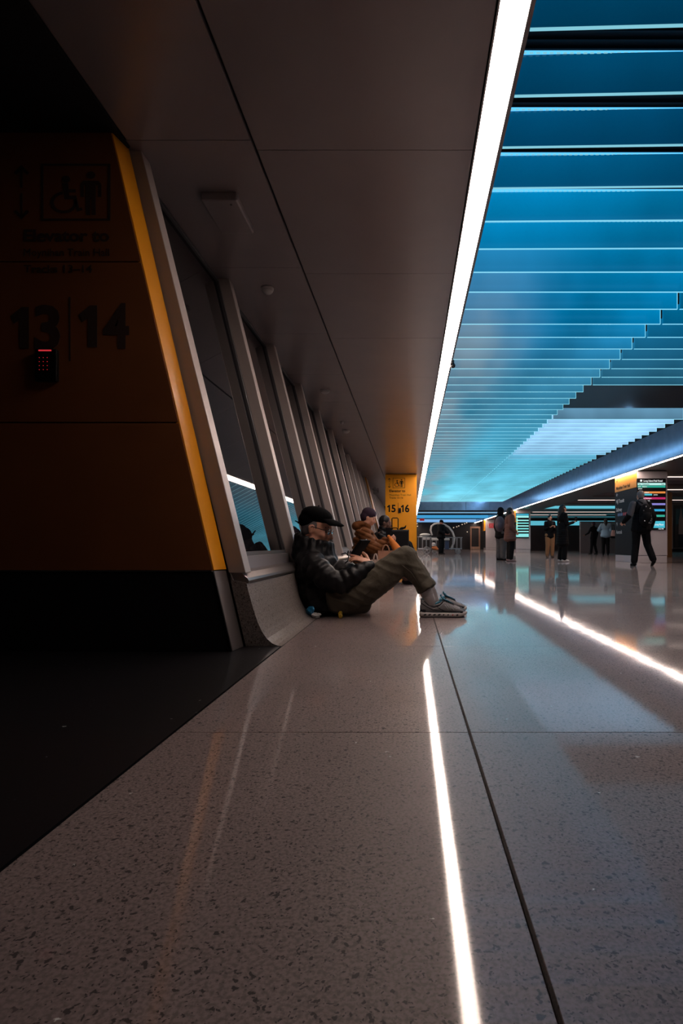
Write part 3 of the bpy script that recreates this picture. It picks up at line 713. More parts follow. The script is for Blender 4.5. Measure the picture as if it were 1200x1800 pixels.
build('button', MB().ell(HL(0, -.02, .128), (.009, .009, .005), HB, 10, 6), M_CAPB, cap_, True)
# glasses
gl = MB(); GY = .104
for sx in (-1, 1):
    ring = [HL(sx*.034+.026*math.cos(a), GY-.012*abs(math.cos(a)-(-sx))*.3, -.018+.019*math.sin(a)) for a in [2*PI*k/20 for k in range(20)]]
    gl.tube(ring, .0014, 6, closed=True)
gl.tube([HL(-.010, GY, -.012), HL(0, GY+.004, -.008), HL(.010, GY, -.012)], .0014, 6)
g = build('glasses', gl, M_CHROME, man, True)
for sx in (-1, 1):
    build('temple', MB().tube([HL(sx*.060, GY-.008, -.012), HL(sx*.078, .06, -.012), HL(sx*.086, .0, -.008), HL(sx*.085, -.022, -.026)], [.0026, .003, .0032, .0026], 6), M_BLACK, g, True)
    ln = MB(); ln.lathe([(.0245, 0), (.020, .0022), (.010, .0034), (.001, .0038)], (0, 0, 0), 20, 'y')
    ln.v = [HL(sx*.034+v[0]/1.0, GY-.004+v[1], -.018+v[2]*.72) for v in ln.v]
    build('lens', ln, mat('lens_glass', (.9, .92, .95), .02, 0, trans=1.0), g, True)

# puffer jacket
jk = MB()
def puff(mb, pts, rs, n, sq=.55):
    """a quilted sleeve: a run of plump rings along a path"""
    pts = [Vector(p) for p in pts]; seg = [(pts[i+1]-pts[i]).length for i in range(len(pts)-1)]; T = sum(seg)
    for i in range(n):
        d = T*(i+.5)/n; k = 0
        while k < len(seg)-1 and d > seg[k]: d -= seg[k]; k += 1
        t = d/seg[k]; p = pts[k].lerp(pts[k+1], t); r = rs[k]*(1-t)+rs[k+1]*t
        mb.ell(p, (r, T/n*.95, r), basis(pts[k+1]-pts[k], (0, .3, 1)), 16, 10)
jk.ell(P(558, 1040, YC), (.165, .235, .165)); jk.ell(P(566, 1056, YC), (.175, .235, .105))
jk.ell(P(553, 1008, YC), (.150, .225, .130)); jk.ell(P(550, 984, YC), (.130, .215, .10))
jk.ell(P(572, 990, YC), (.10, .15, .085)); jk.ell(P(580, 1012, YC), (.13, .18, .09)); jk.ell(P(600, 1000, YC+.02), (.11, .15, .065))
jk.ell(P(590, 1040, YC), (.12, .2, .09)); jk.chain([P(548, 1062, YC-.1), P(590, 1066, YC-.1)], [.075, .07]); jk.chain([P(548, 1062, YC+.1), P(590, 1066, YC+.1)], [.075, .07])
# stand-up collar
for k in range(16):
    a = 2*PI*k/16; cx, cy = P(551, 960, YC).x, YC
    ex, ey = .118*math.cos(a), .115*math.sin(a)
    fr_ = (math.cos(a)+1)/2
    x_ = cx+ex+.018*fr_
    jk.cap((x_-.01, cy+ey, P(0, 975, YC).z), .036, (x_, cy+ey*.9, P(0, 941+17*fr_, YC).z), .024, 10)
puff(jk, [P(545, 984, 4.045), P(566, 1010, 3.99), P(592, 1027, 3.96)], [.088, .088, .080], 4)
puff(jk, [P(590, 1028, 3.965), P(622, 1012, 3.99), P(648, 996, 4.045)], [.082, .070, .050], 5)
jk.ell(P(648, 997, 4.05), (.055, .05, .045))
puff(jk, [P(548, 984, 4.40), P(568, 1010, 4.45), P(590, 1024, 4.46)], [.088, .086, .078], 4)
puff(jk, [P(590, 1024, 4.46), P(620, 1010, 4.42), P(643, 997, 4.31)], [.078, .068, .048], 5)
def wrinkle(amp, sc, axis=(1, 1, 1), fine=0.0):
    def f(co, nr):
        out = co.copy()
        for i in range(len(co)):
            p = Vector((co[i][0]*axis[0], co[i][1]*axis[1], co[i][2]*axis[2]))*sc
            d = (1-abs(noise.noise(p)))*amp - amp*.6
            if fine: d += noise.noise(p*3.1)*fine
            out[i] += nr[i]*d
        out[:, 2] = np.maximum(out[:, 2], .0015)
        return out
    return f
jacket = blob('jacket', jk, M_COATB, man, .0065, 14, wrinkle(.015, 10, fine=.003))
# quilting seams around the near sleeve and back, hem, zip and drawcord
def ringseam(c, d, r, parent, m):
    B = basis(d, (0, .3, 1)); build('seam', MB().tube([Vector(c)+B @ Vector((r*math.cos(a), 0, r*math.sin(a))) for a in [2*PI*k/24 for k in range(24)]], .0025, 5, closed=True), m, parent, True)
build('zip_pull', MB().cap(P(612, 969, 4.10), .006, P(611, 975, 4.10), .008).cap(P(616, 969, 4.11), .005, P(615, 974, 4.11), .007), M_CHROME, jacket, True)
build('drawcord', MB().tube([P(600, 974, 4.12), P(607, 972, 4.10), P(613, 976, 4.09), P(611, 986, 4.08), P(606, 990, 4.07)], .004, 6), M_BLACK, jacket, True)
# trousers
tr = MB()
def leg(yy, dx):
    tr.chain([P(596, 1052, yy), P(640+dx*.3, 1035, yy-.01), P(680+dx*.7, 1007, yy-.02), P(708+dx, 981, yy-.02)], [.118, .120, .102, .083], 18)
    tr.ell(P(712+dx, 979, yy-.02), (.076, .078, .078))
    tr.chain([P(711+dx, 982, yy-.02), P(726+dx, 1003, yy-.02), P(741+dx, 1024, yy-.02)], [.080, .074, .064], 18)
    c = P(746+dx, 1031, yy-.02); tr.lathe([(.060, 0), (.066, .03), (.068, .05)], (0, 0, 0), 18) if False else None
    d = (P(752, 1042, yy)-P(726, 1003, yy)).normalized(); B = basis(d, (0, 1, 0))
    prof = [(.060, -.05), (.070, -.02), (.072, .0), (.070, .022), (.055, .024)]
    vs = []; n = 20
    for r, h in prof:
        for k in range(n): vs.append(c + d*h + B @ Vector((r*math.cos(2*PI*k/n), 0, r*math.sin(2*PI*k/n))))
    fs = [(i*n+k, i*n+(k+1) % n, (i+1)*n+(k+1) % n, (i+1)*n+k) for i in range(len(prof)-1) for k in range(n)] + [tuple(range(n-1, -1, -1)), tuple((len(prof)-1)*n+k for k in range(n))]
    tr.add(vs, fs)
leg(4.09, 0); leg(4.33, 4)
tr.ell(P(592, 1058, YC), (.11, .2, .10)); tr.cap(P(600, 1062, 4.09), .08, P(640, 1064, 4.09), .055)
def trfold(co, nr):
    out = co.copy(); dvec = Vector((.78, 0, .62))
    for i in range(len(co)):
        p = Vector(co[i]); t = p.x*.72 - p.z*.2; q = p.x*.35+p.z*.9
        d = .012*(1-abs(noise.noise(Vector((t*7, p.y*5, q*16)))*1.6)) - .006 + .004*noise.noise(p*24)
        out[i] += nr[i]*d
    out[:, 2] = np.maximum(out[:, 2], .0015)
    return out
trousers = blob('trousers', tr, M_OLIVE, man, .0065, 3, trfold)
build('side_seam', MB().tube([P(640, 1048, 3.965), P(672, 1022, 3.972), P(702, 990, 3.985), P(722, 1006, 3.99), P(742, 1036, 4.0)], .0028, 6), M_OLIVE, trousers, True)
# shoes
M_SH_G = mat('grey_mesh', (.27, .27, .28), .7, bump=.5, bscale=260, var=.1, scale=60)
M_SH_L = mat('light_overlay', (.42, .42, .44), .4)
M_SH_B = mat('shoe_black', (.02, .02, .025), .5)
M_SH_T = mat('shoe_teal', (.02, .16, .24), .6)
M_SH_W = mat('shoe_white', (.62, .58, .57), .5)
M_SH_R = mat('shoe_red', (.5, .03, .04), .5)
def running_shoe(ox, oy, yaw, near=True):
    """origin at the heel on the floor; x along the foot"""
    R = Matrix.Rotation(yaw, 3, 'Z')
    def T(x, y, z): return Vector((ox, oy, 0)) + R @ Vector((x, y, z))
    st = [(0.004, .128, .018, .05), (.012, .136, .028, .03), (.035, .126, .034, .03), (.065, .108, .036, .03), (.10, .097, .037, .03), (.13, .105, .038, .03), (.16, .124, .040, .03), (.19, .113, .043, .03), (.22, .098, .047, .03), (.25, .083, .050, .03), (.28, .070, .049, .03), (.305, .058, .041, .03), (.32, .046, .028, .03), (.328, .040, .014, .032)]
    def hw(x):
        for a, b in zip(st, st[1:]):
            if a[0] <= x <= b[0]:
                t = (x-a[0])/(b[0]-a[0]); return [a[i]*(1-t)+b[i]*t for i in range(1, 4)]
        return list(st[-1][1:]) if x > .3 else list(st[0][1:])
    secs = []
    for x, top, w_, bot in st:
        sec = []
        for k in range(20):
            a = 2*PI*k/20; cx = math.copysign(abs(math.cos(a))**.75, math.cos(a)); cz = math.copysign(abs(math.sin(a))**.85, math.sin(a))
            taper = 1 - .22*max(0, cz)
            sec.append(T(x, w_*cx*taper, (top+bot)/2 + (top-bot)/2*cz))
        secs.append(sec)
    sh = thing_part('shoe', man)
    up = build('upper', MB().loft(secs), M_SH_G, sh, True)
    sole = []
    for x, w_ in ((-.008, .014), (.0, .028), (.03, .040), (.09, .040), (.14, .038), (.19, .045), (.24, .052), (.28, .050), (.31, .040), (.328, .022), (.334, .008)):
        zb = .004 + .018*max(0, (x-.27)/.06)**2 + (.006 if x < 0 else 0); zt = .034+.010*max(0, (x-.25)/.08) + .008*max(0, (.04-x)/.05)
        sole.append([T(x, -w_, zb+.003), T(x, -w_*1.04, (zb+zt)/2), T(x, -w_*.98, zt), T(x, w_*.98, zt), T(x, w_*1.04, (zb+zt)/2), T(x, w_, zb+.003), T(x, w_*.7, zb), T(x, -w_*.7, zb)])
    build('sole', MB().loft(sole), M_SH_W, sh, True)
    ou = [[Vector((p.x, p.y, max(.001, p.z*.35))) if i in (0, 5, 6, 7) else p*1 for i, p in enumerate(s_)] for s_ in sole]
    build('outsole', MB().prism([(T(x, y, 0).x, T(x, y, 0).y) for x, y in [(-.004, 0), (.0, -.03), (.03, -.041), (.14, -.039), (.24, -.052), (.29, -.048), (.315, -.03), (.315, .03), (.29, .048), (.24, .052), (.14, .039), (.03, .041), (0, .03)]], .0008, .0055, 'z'), M_SH_B, sh)
    def side(x, z, sgn=-1, off=.0015):
        top, w_, bot = hw(x); cz = max(-.999, min(.999, (z-(top+bot)/2)/((top-bot)/2)))
        s_ = abs(cz)**(1/.85); cx = (max(0, 1-s_*s_))**.375
        return T(x, sgn*(w_*cx*(1-.22*max(0, cz))+off), z)
    for sgn in (-1, 1):
        for i, x in enumerate((.035, .068, .102, .135, .168, .200, .232, .262)):
            c = T(x, sgn*(.0415 if x < .17 else .0415+.010*(x-.17)/.07), .020)
            build('sole_vent', MB().ell(c, (.0115 if i < 4 else .009, .003, .0055), basis((math.cos(yaw), math.sin(yaw), .25), (0, 0, 1)) @ Matrix(((0, 1, 0), (1, 0, 0), (0, 0, 1))), 10, 6), M_SH_R if i == 6 else M_SH_B, sh, True)
        lines = [([(.012, .10), (.05, .075), (.09, .055), (.15, .048), (.20, .045), (.30, .044)], .0035, M_SH_B),
                 ([(.030, .115), (.06, .088), (.10, .075), (.14, .088), (.165, .112)], .0045, M_SH_B),
                 ([(.115, .080), (.145, .060), (.18, .045)], .003, M_SH_B),
                 ([(.168, .105), (.130, .068), (.09, .060)], .003, M_SH_L),
                 ([(.052, .095), (.10, .084), (.145, .097)], .003, M_SH_L),
                 ([(.19, .09), (.215, .055)], .002, M_SH_L), ([(.215, .083), (.24, .052)], .002, M_SH_L), ([(.175, .088), (.20, .058)], .002, M_SH_L), ([(.20, .070), (.26, .060)], .002, M_SH_L)]
        for pts, r, m_ in lines:
            dense = []
            for (xa, za), (xb, zb) in zip(pts, pts[1:]):
                for k in range(5): dense.append(side(xa+(xb-xa)*k/5, za+(zb-za)*k/5, sgn))
            dense.append(side(*pts[-1], sgn)); build('overlay', MB().tube(dense, r, 6), m_, sh, True)
    tc = []
    for x in (.283, .295, .308, .320, .329, .333):
        top, w_, bot = hw(min(x, .327)); k_ = 1.05
        tc.append([T(x, (w_*k_ if x < .33 else .010)*math.cos(a), .034 + ((top-.034)*1.06+.001)*max(0, math.sin(a))*(1 if x < .33 else .7) ) for a in [PI*k/10 for k in range(11)]])
    build('toe_cap', MB().loft(tc), M_SH_B, sh, True)
    hc = []
    for x in (-.003, .008, .022, .040):
        top, w_, bot = hw(max(x, .005)); hc.append([T(x, (w_*1.06)*math.cos(a), .032 + (top*.62-.03)*max(0, math.sin(a))) for a in [PI*k/10 for k in range(11)]])
    build('heel_counter', MB().loft(hc), M_SH_B, sh, True)
    col = [side(x, hw(x)[0]-.006, -1, -.004) for x in (.02, .05, .08, .11, .14, .158)] + [side(x, hw(x)[0]-.006, 1, -.004) for x in (.158, .14, .11, .08, .05, .02)]
    build('collar', MB().tube(col, .008, 8, closed=True), M_SH_T, sh, True)
    build('tongue', MB().loft([[T(x, w_*math.cos(a), z+.008*math.sin(a)) for a in [2*PI*k/10 for k in range(10)]] for x, z, w_ in ((.22, .100, .018), (.19, .116, .022), (.165, .130, .024), (.150, .146, .022))]), M_SH_T, sh, True)
    lc = MB()
    for i in range(6):
        x = .160+.014*i; z = hw(x)[0]+.003
        lc.tube([T(x, -.026, z-.010), T(x+.004, 0, z+.003), T(x+.010, .026, z-.010)], .0028, 6); lc.tube([T(x+.010, -.026, z-.012), T(x+.004, 0, z+.004), T(x, .026, z-.010)], .0028, 6)
    build('laces', lc, M_SH_B, sh, True)
    bw = MB().tube([T(.160, 0, .130), T(.148, -.014, .150), T(.142, -.018, .158), T(.148, -.010, .160), T(.156, 0, .134)], .0035, 6)
    bw.tube([T(.160, 0, .130), T(.166, .014, .143), T(.172, .018, .147), T(.170, .010, .140), T(.160, 0, .132)], .0035, 6).tube([T(.160, 0, .130), T(.20, -.03, .118), T(.235, -.034, .098)], .003, 6)
    build('lace_bow', bw, M_SH_T, sh, True)
    return sh
def thing_part(name, parent):
    o = empty(name); o.parent = parent; return o
hx = P(738, 1083, 4.04).x
running_shoe(hx, 4.055, -.02)
running_shoe(hx+.035, 4.285, .22)
for yy, dx in ((4.055, 0), (4.285, .03)):
    sk = MB().chain([P(744, 1028, yy)+Vector((dx, 0, 0)), P(752, 1047, yy)+Vector((dx, 0, 0)), P(757, 1062, yy)+Vector((dx, 0, 0))], [.046, .043, .040], 16)
    build('sock', sk, M_SOCK, man, True)
# tablet held upright in both hands
def slab_between(a, b, yw, th, nrm):
    a, b = Vector(a), Vector(b); u = (b-a); v = Vector((yw*.5, yw*.87, 0)); n_ = Vector(nrm).normalized()*th
    c = [a-v/2-n_/2, b-v/2-n_/2, b+v/2-n_/2, a+v/2-n_/2, a-v/2+n_/2, b-v/2+n_/2, b+v/2+n_/2, a+v/2+n_/2]
    return MB().add(c, [(0,3,2,1),(4,5,6,7),(0,1,5,4),(1,2,6,5),(2,3,7,6),(3,0,4,7)])
ta, tb = P(622, 977, 4.2), P(641, 949, 4.2)
TD = (tb-ta).normalized(); TN = Vector((TD.z, 0, -TD.x))
tab = thing('tablet', 'black folding-case tablet held upright in front of the seated person in the cap', 'tablet', ta)
build('case', slab_between(ta, tb, .11, .014, TN), M_BLACK, tab, bevel=.003)
build('case_cover', slab_between(ta+TN*.010, tb+TN*.012+TD*.004, .112, .004, TN), M_BLACK, tab, bevel=.001)
build('screen', slab_between(ta-TN*.0078+TD*.008, tb-TN*.0078-TD*.008, .098, .001, TN), mat('dark_screen', (.01, .01, .012), .08), tab)
build('camera_bump', MB().ell(tb+Vector((.012, -.045, .002)), (.008, .012, .004)), M_CHROME, tab, True)
# bits on the floor beside the hip
wb = MB(); c0 = P(549, 1072, 4.02)
rr = random.Random(3)
def crumple(c, rx, ry, rz, seed, n1=10, n2=7):
    r_ = random.Random(seed); m_ = MB().ell(c, (rx, ry, rz), None, n1, n2)
    m_.v = [tuple(Vector(v)+Vector((r_.uniform(-1, 1)*rx, r_.uniform(-1, 1)*ry, r_.uniform(-1, 1)*rz))*.28) for v in m_.v]; return m_
wrp = thing('snack_wrapper', 'crumpled blue and white wrapper on the floor behind the hip of the seated person', 'wrapper', (c0.x, 4.0, 0))
mbw = crumple(Vector((c0.x-.008, 3.985, .048)), .026, .03, .03, 5); mbw.v = [(v[0], v[1], max(.001, v[2])) for v in mbw.v]
build('blue_foil', mbw, mat('blue_foil', (.02, .22, .42), .3, .3), wrp)
mbw = crumple(Vector((c0.x+.034, 3.97, .022)), .032, .03, .018, 9); mbw.v = [(v[0], v[1], max(.001, v[2])) for v in mbw.v]
build('white_paper', mbw, M_WHITE, wrp)
c1 = P(598, 1077, 3.96); mby = crumple(Vector((c1.x, 3.955, .026)), .014, .012, .025, 4)
mby.v = [(v[0], v[1], max(.001, v[2])) for v in mby.v]
tag(build('snack_wrapper', mby, mat('yellow_foil', (.45, .28, .02), .35), at_=(c1.x, 3.955, 0)), 'small yellow wrapper on the floor under the jacket hem of the seated person', 'wrapper')
# ================================================================ FARTHER PEOPLE, standing and walking
M_JEANS = mat('grey_jeans', (.055, .06, .07), .8, var=.15, scale=10)
M_BROWNJ = mat('brown_jacket_cloth', (.11, .045, .035), .75)
M_TAN = mat('tan_trousers', (.26, .12, .05), .8)
M_BLUEJ = mat('pale_blue_down', (.20, .32, .42), .6)
M_GREYH = mat('grey_hood', (.055, .055, .065), .8)
M_BAG = mat('pink_tote', (.55, .34, .30), .6)
M_BACKP = mat('mauve_backpack', (.09, .075, .10), .7, var=.2, scale=8)
M_BROWNC = mat('rust_down_fabric', (.15, .050, .012), .75, spec=.25, var=.08, scale=10)
M_BEANIE = mat('plum_beanie', (.03, .012, .03), .85)
def figure(label, x, Y, H, yaw, top, legs, hair=M_HAIR, skin=None, hat=None, voxel=.016, pose=None, coat_len=.86, hair_long=False, group=None, head_tilt=0, shoe_m=None, hands=True, top_puff=0.0, wide=1.0, head_yaw=0.0):
    """x, Y: where the feet stand; yaw: facing, 0 = away from the camera; pose: joint overrides in a 1.75 m body (x right, y forward)"""
    skin = skin or M_SKIN; s = H/1.75; R = Matrix.Rotation(yaw, 3, 'Z'); O = Vector((x, Y, 0))
    J = dict(hip_r=(.09, 0, .92), hip_l=(-.09, 0, .92), knee_r=(.10, .03, .50), knee_l=(-.10, .03, .50), ank_r=(.11, -.01, .09), ank_l=(-.11, -.01, .09),
             sh_r=(.17, 0, 1.42), sh_l=(-.17, 0, 1.42), el_r=(.235, -.03, 1.14), el_l=(-.235, -.03, 1.14), wr_r=(.24, .05, .90), wr_l=(-.24, .05, .90),
             neck=(0, 0, 1.49), head=(0, .02, 1.625), waist=(0, 0, 1.08), chest=(0, 0, 1.33), foot_r=None, foot_l=None)
    J.update(pose or {})
    def W(p): return O + R @ (Vector(p)*s)
    t = thing('person', label, 'person', O, group)
    tilt = math.radians(head_tilt); Rh = R @ Matrix.Rotation(head_yaw, 3, 'Z')
    HBf = basis(Rh @ Vector((0, math.cos(tilt), -math.sin(tilt)))); hc = W(J['head'])
    b = MB(); head_prims(b, hc, HBf, s)
    b.chain([hc+HBf @ Vector((0, -.015, -.06))*s, W(J['neck']), W(J['chest']), W(J['waist'])], [.055*s, .06*s, .11*s, .10*s])
    for k in 'rl':
        b.chain([W(J['sh_'+k]), W(J['el_'+k]), W(J['wr_'+k])], [.05*s, .04*s, .026*s]); b.chain([W(J['hip_'+k]), W(J['knee_'+k]), W(J['ank_'+k])], [.085*s, .055*s, .038*s])
        b.cap(W(J['waist']), .1*s, W(J['hip_'+k]), .09*s)
    mh = MB()
    for k in 'rl':
        el, wr = Vector(J['el_'+k]), Vector(J['wr_'+k]); d = (wr-el).normalized(); sg = 1 if k == 'r' else -1
        nrm = Vector((-sg, .1, 0)) if abs(d.z) > .7 else Vector((0, .2, 1)) if (pose or {}).get('palms_up') else Vector((-sg*.6, 0, .6))
        hand_prims(mh, W(wr), R @ d, R @ nrm, s, curl=.35, side=sg if abs(d.z) > .7 else -sg)
    me1 = blob_mesh(b, voxel, 3); me2 = blob_mesh(mh, .0055, 1)
    me = join_mesh([me1, me2]); me.name = 'body'; link('body', me, skin, t, True)
    # trousers
    q = MB()
    for k in 'rl':
        a_, kn, an = J['hip_'+k], J['knee_'+k], Vector(J['ank_'+k]); kn_ = Vector(kn)
        q.chain([W(a_), W(kn), W(kn_.lerp(an, .93))], [.11*s*wide, .082*s*wide, .072*s*wide]); q.cap(W(J['waist']), .115*s, W(a_), .115*s)
    blob('trousers', q, legs, t, voxel, 3, wrinkle(.006, 12))
    # coat or jacket
    q = MB(); sc = .96
    wst, ch = Vector(J['waist']), Vector(J['chest']); hem = Vector((wst.x*.5, wst.y, coat_len)); p_ = top_puff
    B0 = basis(R @ Vector((0, 1, 0)))
    q.ell(W(ch), ((.185+p_)*s, (.13+p_)*s, .20*s), B0); q.ell(W(wst), ((.175+p_)*s, (.125+p_)*s, .20*s), B0); q.ell(W(Vector((0, 0, .09))+ch), ((.175+p_)*s, (.095+p_)*s, .08*s), B0)
    n_ = max(2, int((wst.z-coat_len)/.08)+1)
    for i in range(n_+1): q.ell(W(wst.lerp(hem, i/n_)), ((.18+p_+.01*i)*s, (.13+p_+.008*i)*s, .11*s), B0)
    q.cap(W(J['neck']), .068*s, W(Vector(J['neck'])+Vector((0, 0, .03))), .062*s)
    for k in 'rl':
        wr = Vector(J['el_'+k]).lerp(Vector(J['wr_'+k]), .97)
        q.chain([W(J['sh_'+k]), W(J['el_'+k]), W(wr)], [(.066+p_*.8)*s, (.055+p_*.7)*s, (.044+p_*.5)*s])
    jk_ = blob('jacket', q, top, t, voxel, 3, wrinkle(.008, 10))
    # shoes
    for k in 'rl':
        an = Vector(J['ank_'+k]); fd = Vector(J['foot_'+k] or (0, 1, 0)).normalized(); q = MB()
        z0 = an.z - .09
        f = lambda d_, z_, l_=0: W(Vector((an.x+l_, an.y, z0)) + Vector((fd.x*d_, fd.y*d_, z_ + fd.z*d_)))
        q.chain([f(-.04, .045), f(.05, .04), f(.14, .032)], [.042*s, .040*s, .030*s]); q.cap(W(an), .045*s, f(.0, .05), .045*s); q.cap(f(-.05, .02), .022*s, f(.17, .02), .022*s)
        sm = blob_mesh(q, .010, 2, lambda co, nr: np.column_stack([co[:, 0], co[:, 1], np.maximum(co[:, 2], .001)])); sm.materials.clear()
        link('shoe', sm, shoe_m or M_CLOTHB, t, True)
    # hair / hat
    def HLf(x_, y_, z_): return hc + HBf @ (Vector((x_, y_, z_))*s)
    q = MB(); q.ell(HLf(0, -.022, .020), (.083*s, .096*s, .092*s), HBf); q.ell(HLf(0, -.04, -.03), (.075*s, .065*s, .06*s), HBf)
    if hair_long: q.chain([HLf(0, -.05, 0), HLf(0, -.07, -.12), W(Vector(J['neck'])+Vector((0, -.10, -.12)))], [.085*s, .085*s, .06*s]); q.ell(HLf(.055, -.01, -.05), (.03*s, .04*s, .09*s), HBf); q.ell(HLf(-.055, -.01, -.05), (.03*s, .04*s, .09*s), HBf)
    blob('hair', q, hair, t, .011, 2)
    if hat == 'hood':
        q = MB(); q.ell(HLf(0, -.03, .025), (.105*s, .115*s, .125*s), HBf); q.ell(HLf(0, -.045, -.07), (.12*s, .10*s, .10*s), HBf); blob('hood', q, top, t, .014, 3)
    if hat == 'cap':
        q = MB(); q.ell(HLf(0, -.01, .04), (.09*s, .108*s, .08*s), HBf); q.ell(HLf(0, .12, .035), (.06*s, .06*s, .010*s), HBf); blob('cap', q, M_CAPB, t, .008, 2)
    if hat == 'beanie':
        q = MB(); q.ell(HLf(0, -.018, .045), (.09*s, .105*s, .09*s), HBf); q.ell(HLf(0, -.045, .0), (.088*s, .078*s, .07*s), HBf); blob('beanie', q, M_BEANIE, t, .008, 2)
    eyes(hc, HBf, s, t)
    t['frame'] = 0; del t['frame']
    return t, W, jk_, HLf
def X(px, Y): return (px-721)*Y/1000.0
def phone(W, p, label, s=1.0, tilt=.6):
    c = W(p); t = tag(build('phone', MB().box(c.x-.038, c.x+.038, c.y-.006, c.y+.006, c.z, c.z+.14), mat('phone_black', (.01, .01, .012), .2), bevel=.003, at_=c), label, 'phone')
    return t
holdphone = dict(el_r=(.22, .02, 1.14), wr_r=(.10, .24, 1.22), el_l=(-.22, .02, 1.14), wr_l=(-.10, .24, 1.22), palms_up=1)

# walker with backpack in front of the sign column, seen from behind
Yb = 13.35
tb_, W, jb, HLb = figure('person with grey hair and a black backpack walking in front of the departures column', X(1126, Yb), Yb, 1.78, .05, M_CLOTHB, M_CLOTHB, hair=M_HAIRG, voxel=.012,
    pose=dict(hip_r=(.09, 0, .92), hip_l=(-.10, 0, .92), knee_r=(.17, .04, .50), ank_r=(.25, -.10, .14), knee_l=(-.10, .05, .50), ank_l=(-.17, -.02, .09), foot_r=(.1, .8, -.5),
              el_l=(-.30, -.04, 1.15), wr_l=(-.34, .16, 1.02), el_r=(.27, -.06, 1.13), wr_r=(.26, .04, .90), head=(-.0, .03, 1.635), neck=(0, 0, 1.50)), coat_len=.84, top_puff=.02, wide=1.05)
q = MB(); q.ell(W((0, -.05, 1.49)), (.13, .09, .06)); q.ell(W((-.0, -.10, 1.43)), (.11, .06, .09)); blob('hood', q, M_GREYH, tb_, .012, 3)
q = MB(); q.chain([W((-.185, -.01, 1.42)), W((-.285, -.04, 1.17))], [.088, .075]); blob('grey_sleeve', q, M_GREYH, tb_, .012, 3)
bp = thing('backpack', 'black backpack with straps and buckles worn by the walker at the sign column', 'backpack', W((0, -.22, 1.0)))
q = MB(); q.ell(W((0, -.24, 1.18)), (.15, .10, .25)); q.ell(W((0, -.25, 1.06)), (.155, .11, .16)); q.ell(W((0, -.30, 1.12)), (.11, .08, .12)); blob('bag', q, M_CLOTHB, bp, .012, 3)
for sx in (-1, 1): build('strap', MB().tube([W((sx*.08, -.25, 1.43)), W((sx*.10, -.10, 1.50)), W((sx*.12, .08, 1.44))], .018, 6), M_BLACK, bp, True)
for i, (a, b) in enumerate(((-.04, 1.34), (.06, 1.30), (-.09, 1.26), (.08, 1.14), (.09, 1.06), (.03, .98), (-.07, 1.02))):
    build('buckle', MB().box(W((a, 0, 0)).x-.012, W((a, 0, 0)).x+.012, W((a, -.385, 0)).y, W((a, -.36, 0)).y, W((0, 0, b)).z-.014, W((0, 0, b)).z+.014), M_CHROME, bp, bevel=.003)
build('carabiner', MB().tube([W((.05+.022*math.cos(a), -.39, 1.0+.035*math.sin(a))) for a in [2*PI*k/14 for k in range(14)]], .005, 6, closed=True), M_CHROME, bp, True)

# pair of bystanders left of the far departures column
figure('person in dark coat and grey jeans standing behind the brown-jacketed one', X(880, 17.9), 17.9, 1.66, -1.0, M_CLOTHB, M_JEANS, voxel=.02, hat='hood', wide=1.25, coat_len=.8, top_puff=.02)
t2, W2, j2, _ = figure('person in a brown hooded jacket with hands in pockets facing right, left of the far departures column', X(896, 16.9), 16.9, 1.62, -PI/2+.1, M_BROWNJ, M_CLOTHB, voxel=.016, hair_long=True, hair=M_HAIR,
    pose=dict(el_r=(.24, -.04, 1.12), wr_r=(.20, .12, .95), el_l=(-.24, -.04, 1.12), wr_l=(-.2, .12, .95)), coat_len=.72, top_puff=.035, wide=1.15, shoe_m=mat('pink_shoe', (.3, .2, .2), .6))
t2['label'] = 'person in brown jacket with hands in pockets, left of the far departures column'
q = MB(); c_ = Vector((X(878, 17.3), 17.3, 1.12)); q.ell(c_, (.16, .13, .24)); q.ell(c_+Vector((-.02, -.08, -.06)), (.12, .08, .13))
bk = thing('backpack', 'mauve grey backpack worn by the bystander beside the brown jacket', 'backpack', c_-Vector((0, 0, .24)))
blob('bag', q, M_BACKP, bk, .016, 3); build('strap', MB().tube([c_+Vector((.05, .05, .24)), c_+Vector((.12, .03, .18)), c_+Vector((.15, 0, 0))], .015, 6), M_BLACK, bk, True)

# man with tan trousers looking at his phone, facing the camera
t3, W3, _, _ = figure('person in black jacket and tan trousers facing the camera, looking down at a phone', X(966, 21.5), 21.5, 1.63, PI+.15, M_CLOTHB, M_TAN, voxel=.018, pose=dict(holdphone), head_tilt=30, shoe_m=mat('brown_shoe', (.08, .035, .02), .6), wide=1.05)
phone(W3, (0, .31, 1.22), 'small phone held by the person in tan trousers')
# long haired woman in black, facing right with phone
t4, W4, _, _ = figure('person with long dark hair and long black coat facing right, holding out a phone', X(988, 16.4), 16.4, 1.66, -PI/2+.25, M_CLOTHB, M_CLOTHB, voxel=.015, hair_long=True, coat_len=.55,
    pose=dict(el_r=(.22, .04, 1.14), wr_r=(.12, .30, 1.20), el_l=(-.22, .0, 1.14), wr_l=(-.15, .18, 1.14), head=(0, .03, 1.63)), head_tilt=10, wide=1.15, shoe_m=M_SH_W)
phone(W4, (.10, .40, 1.22), 'small phone held out by the long haired person in black')
figure('dark figure seen from behind, left of the person in the pale blue jacket', X(1043, 28.5), 28.5, 1.62, .4, M_CLOTHB, M_CLOTHB, voxel=.022, hat='beanie', pose=dict(el_l=(-.30, .05, 1.15), wr_l=(-.36, .25, 1.05), ank_r=(.16, -.05, .09), ank_l=(-.14, .05, .09)), skin=M_SKIN_D)
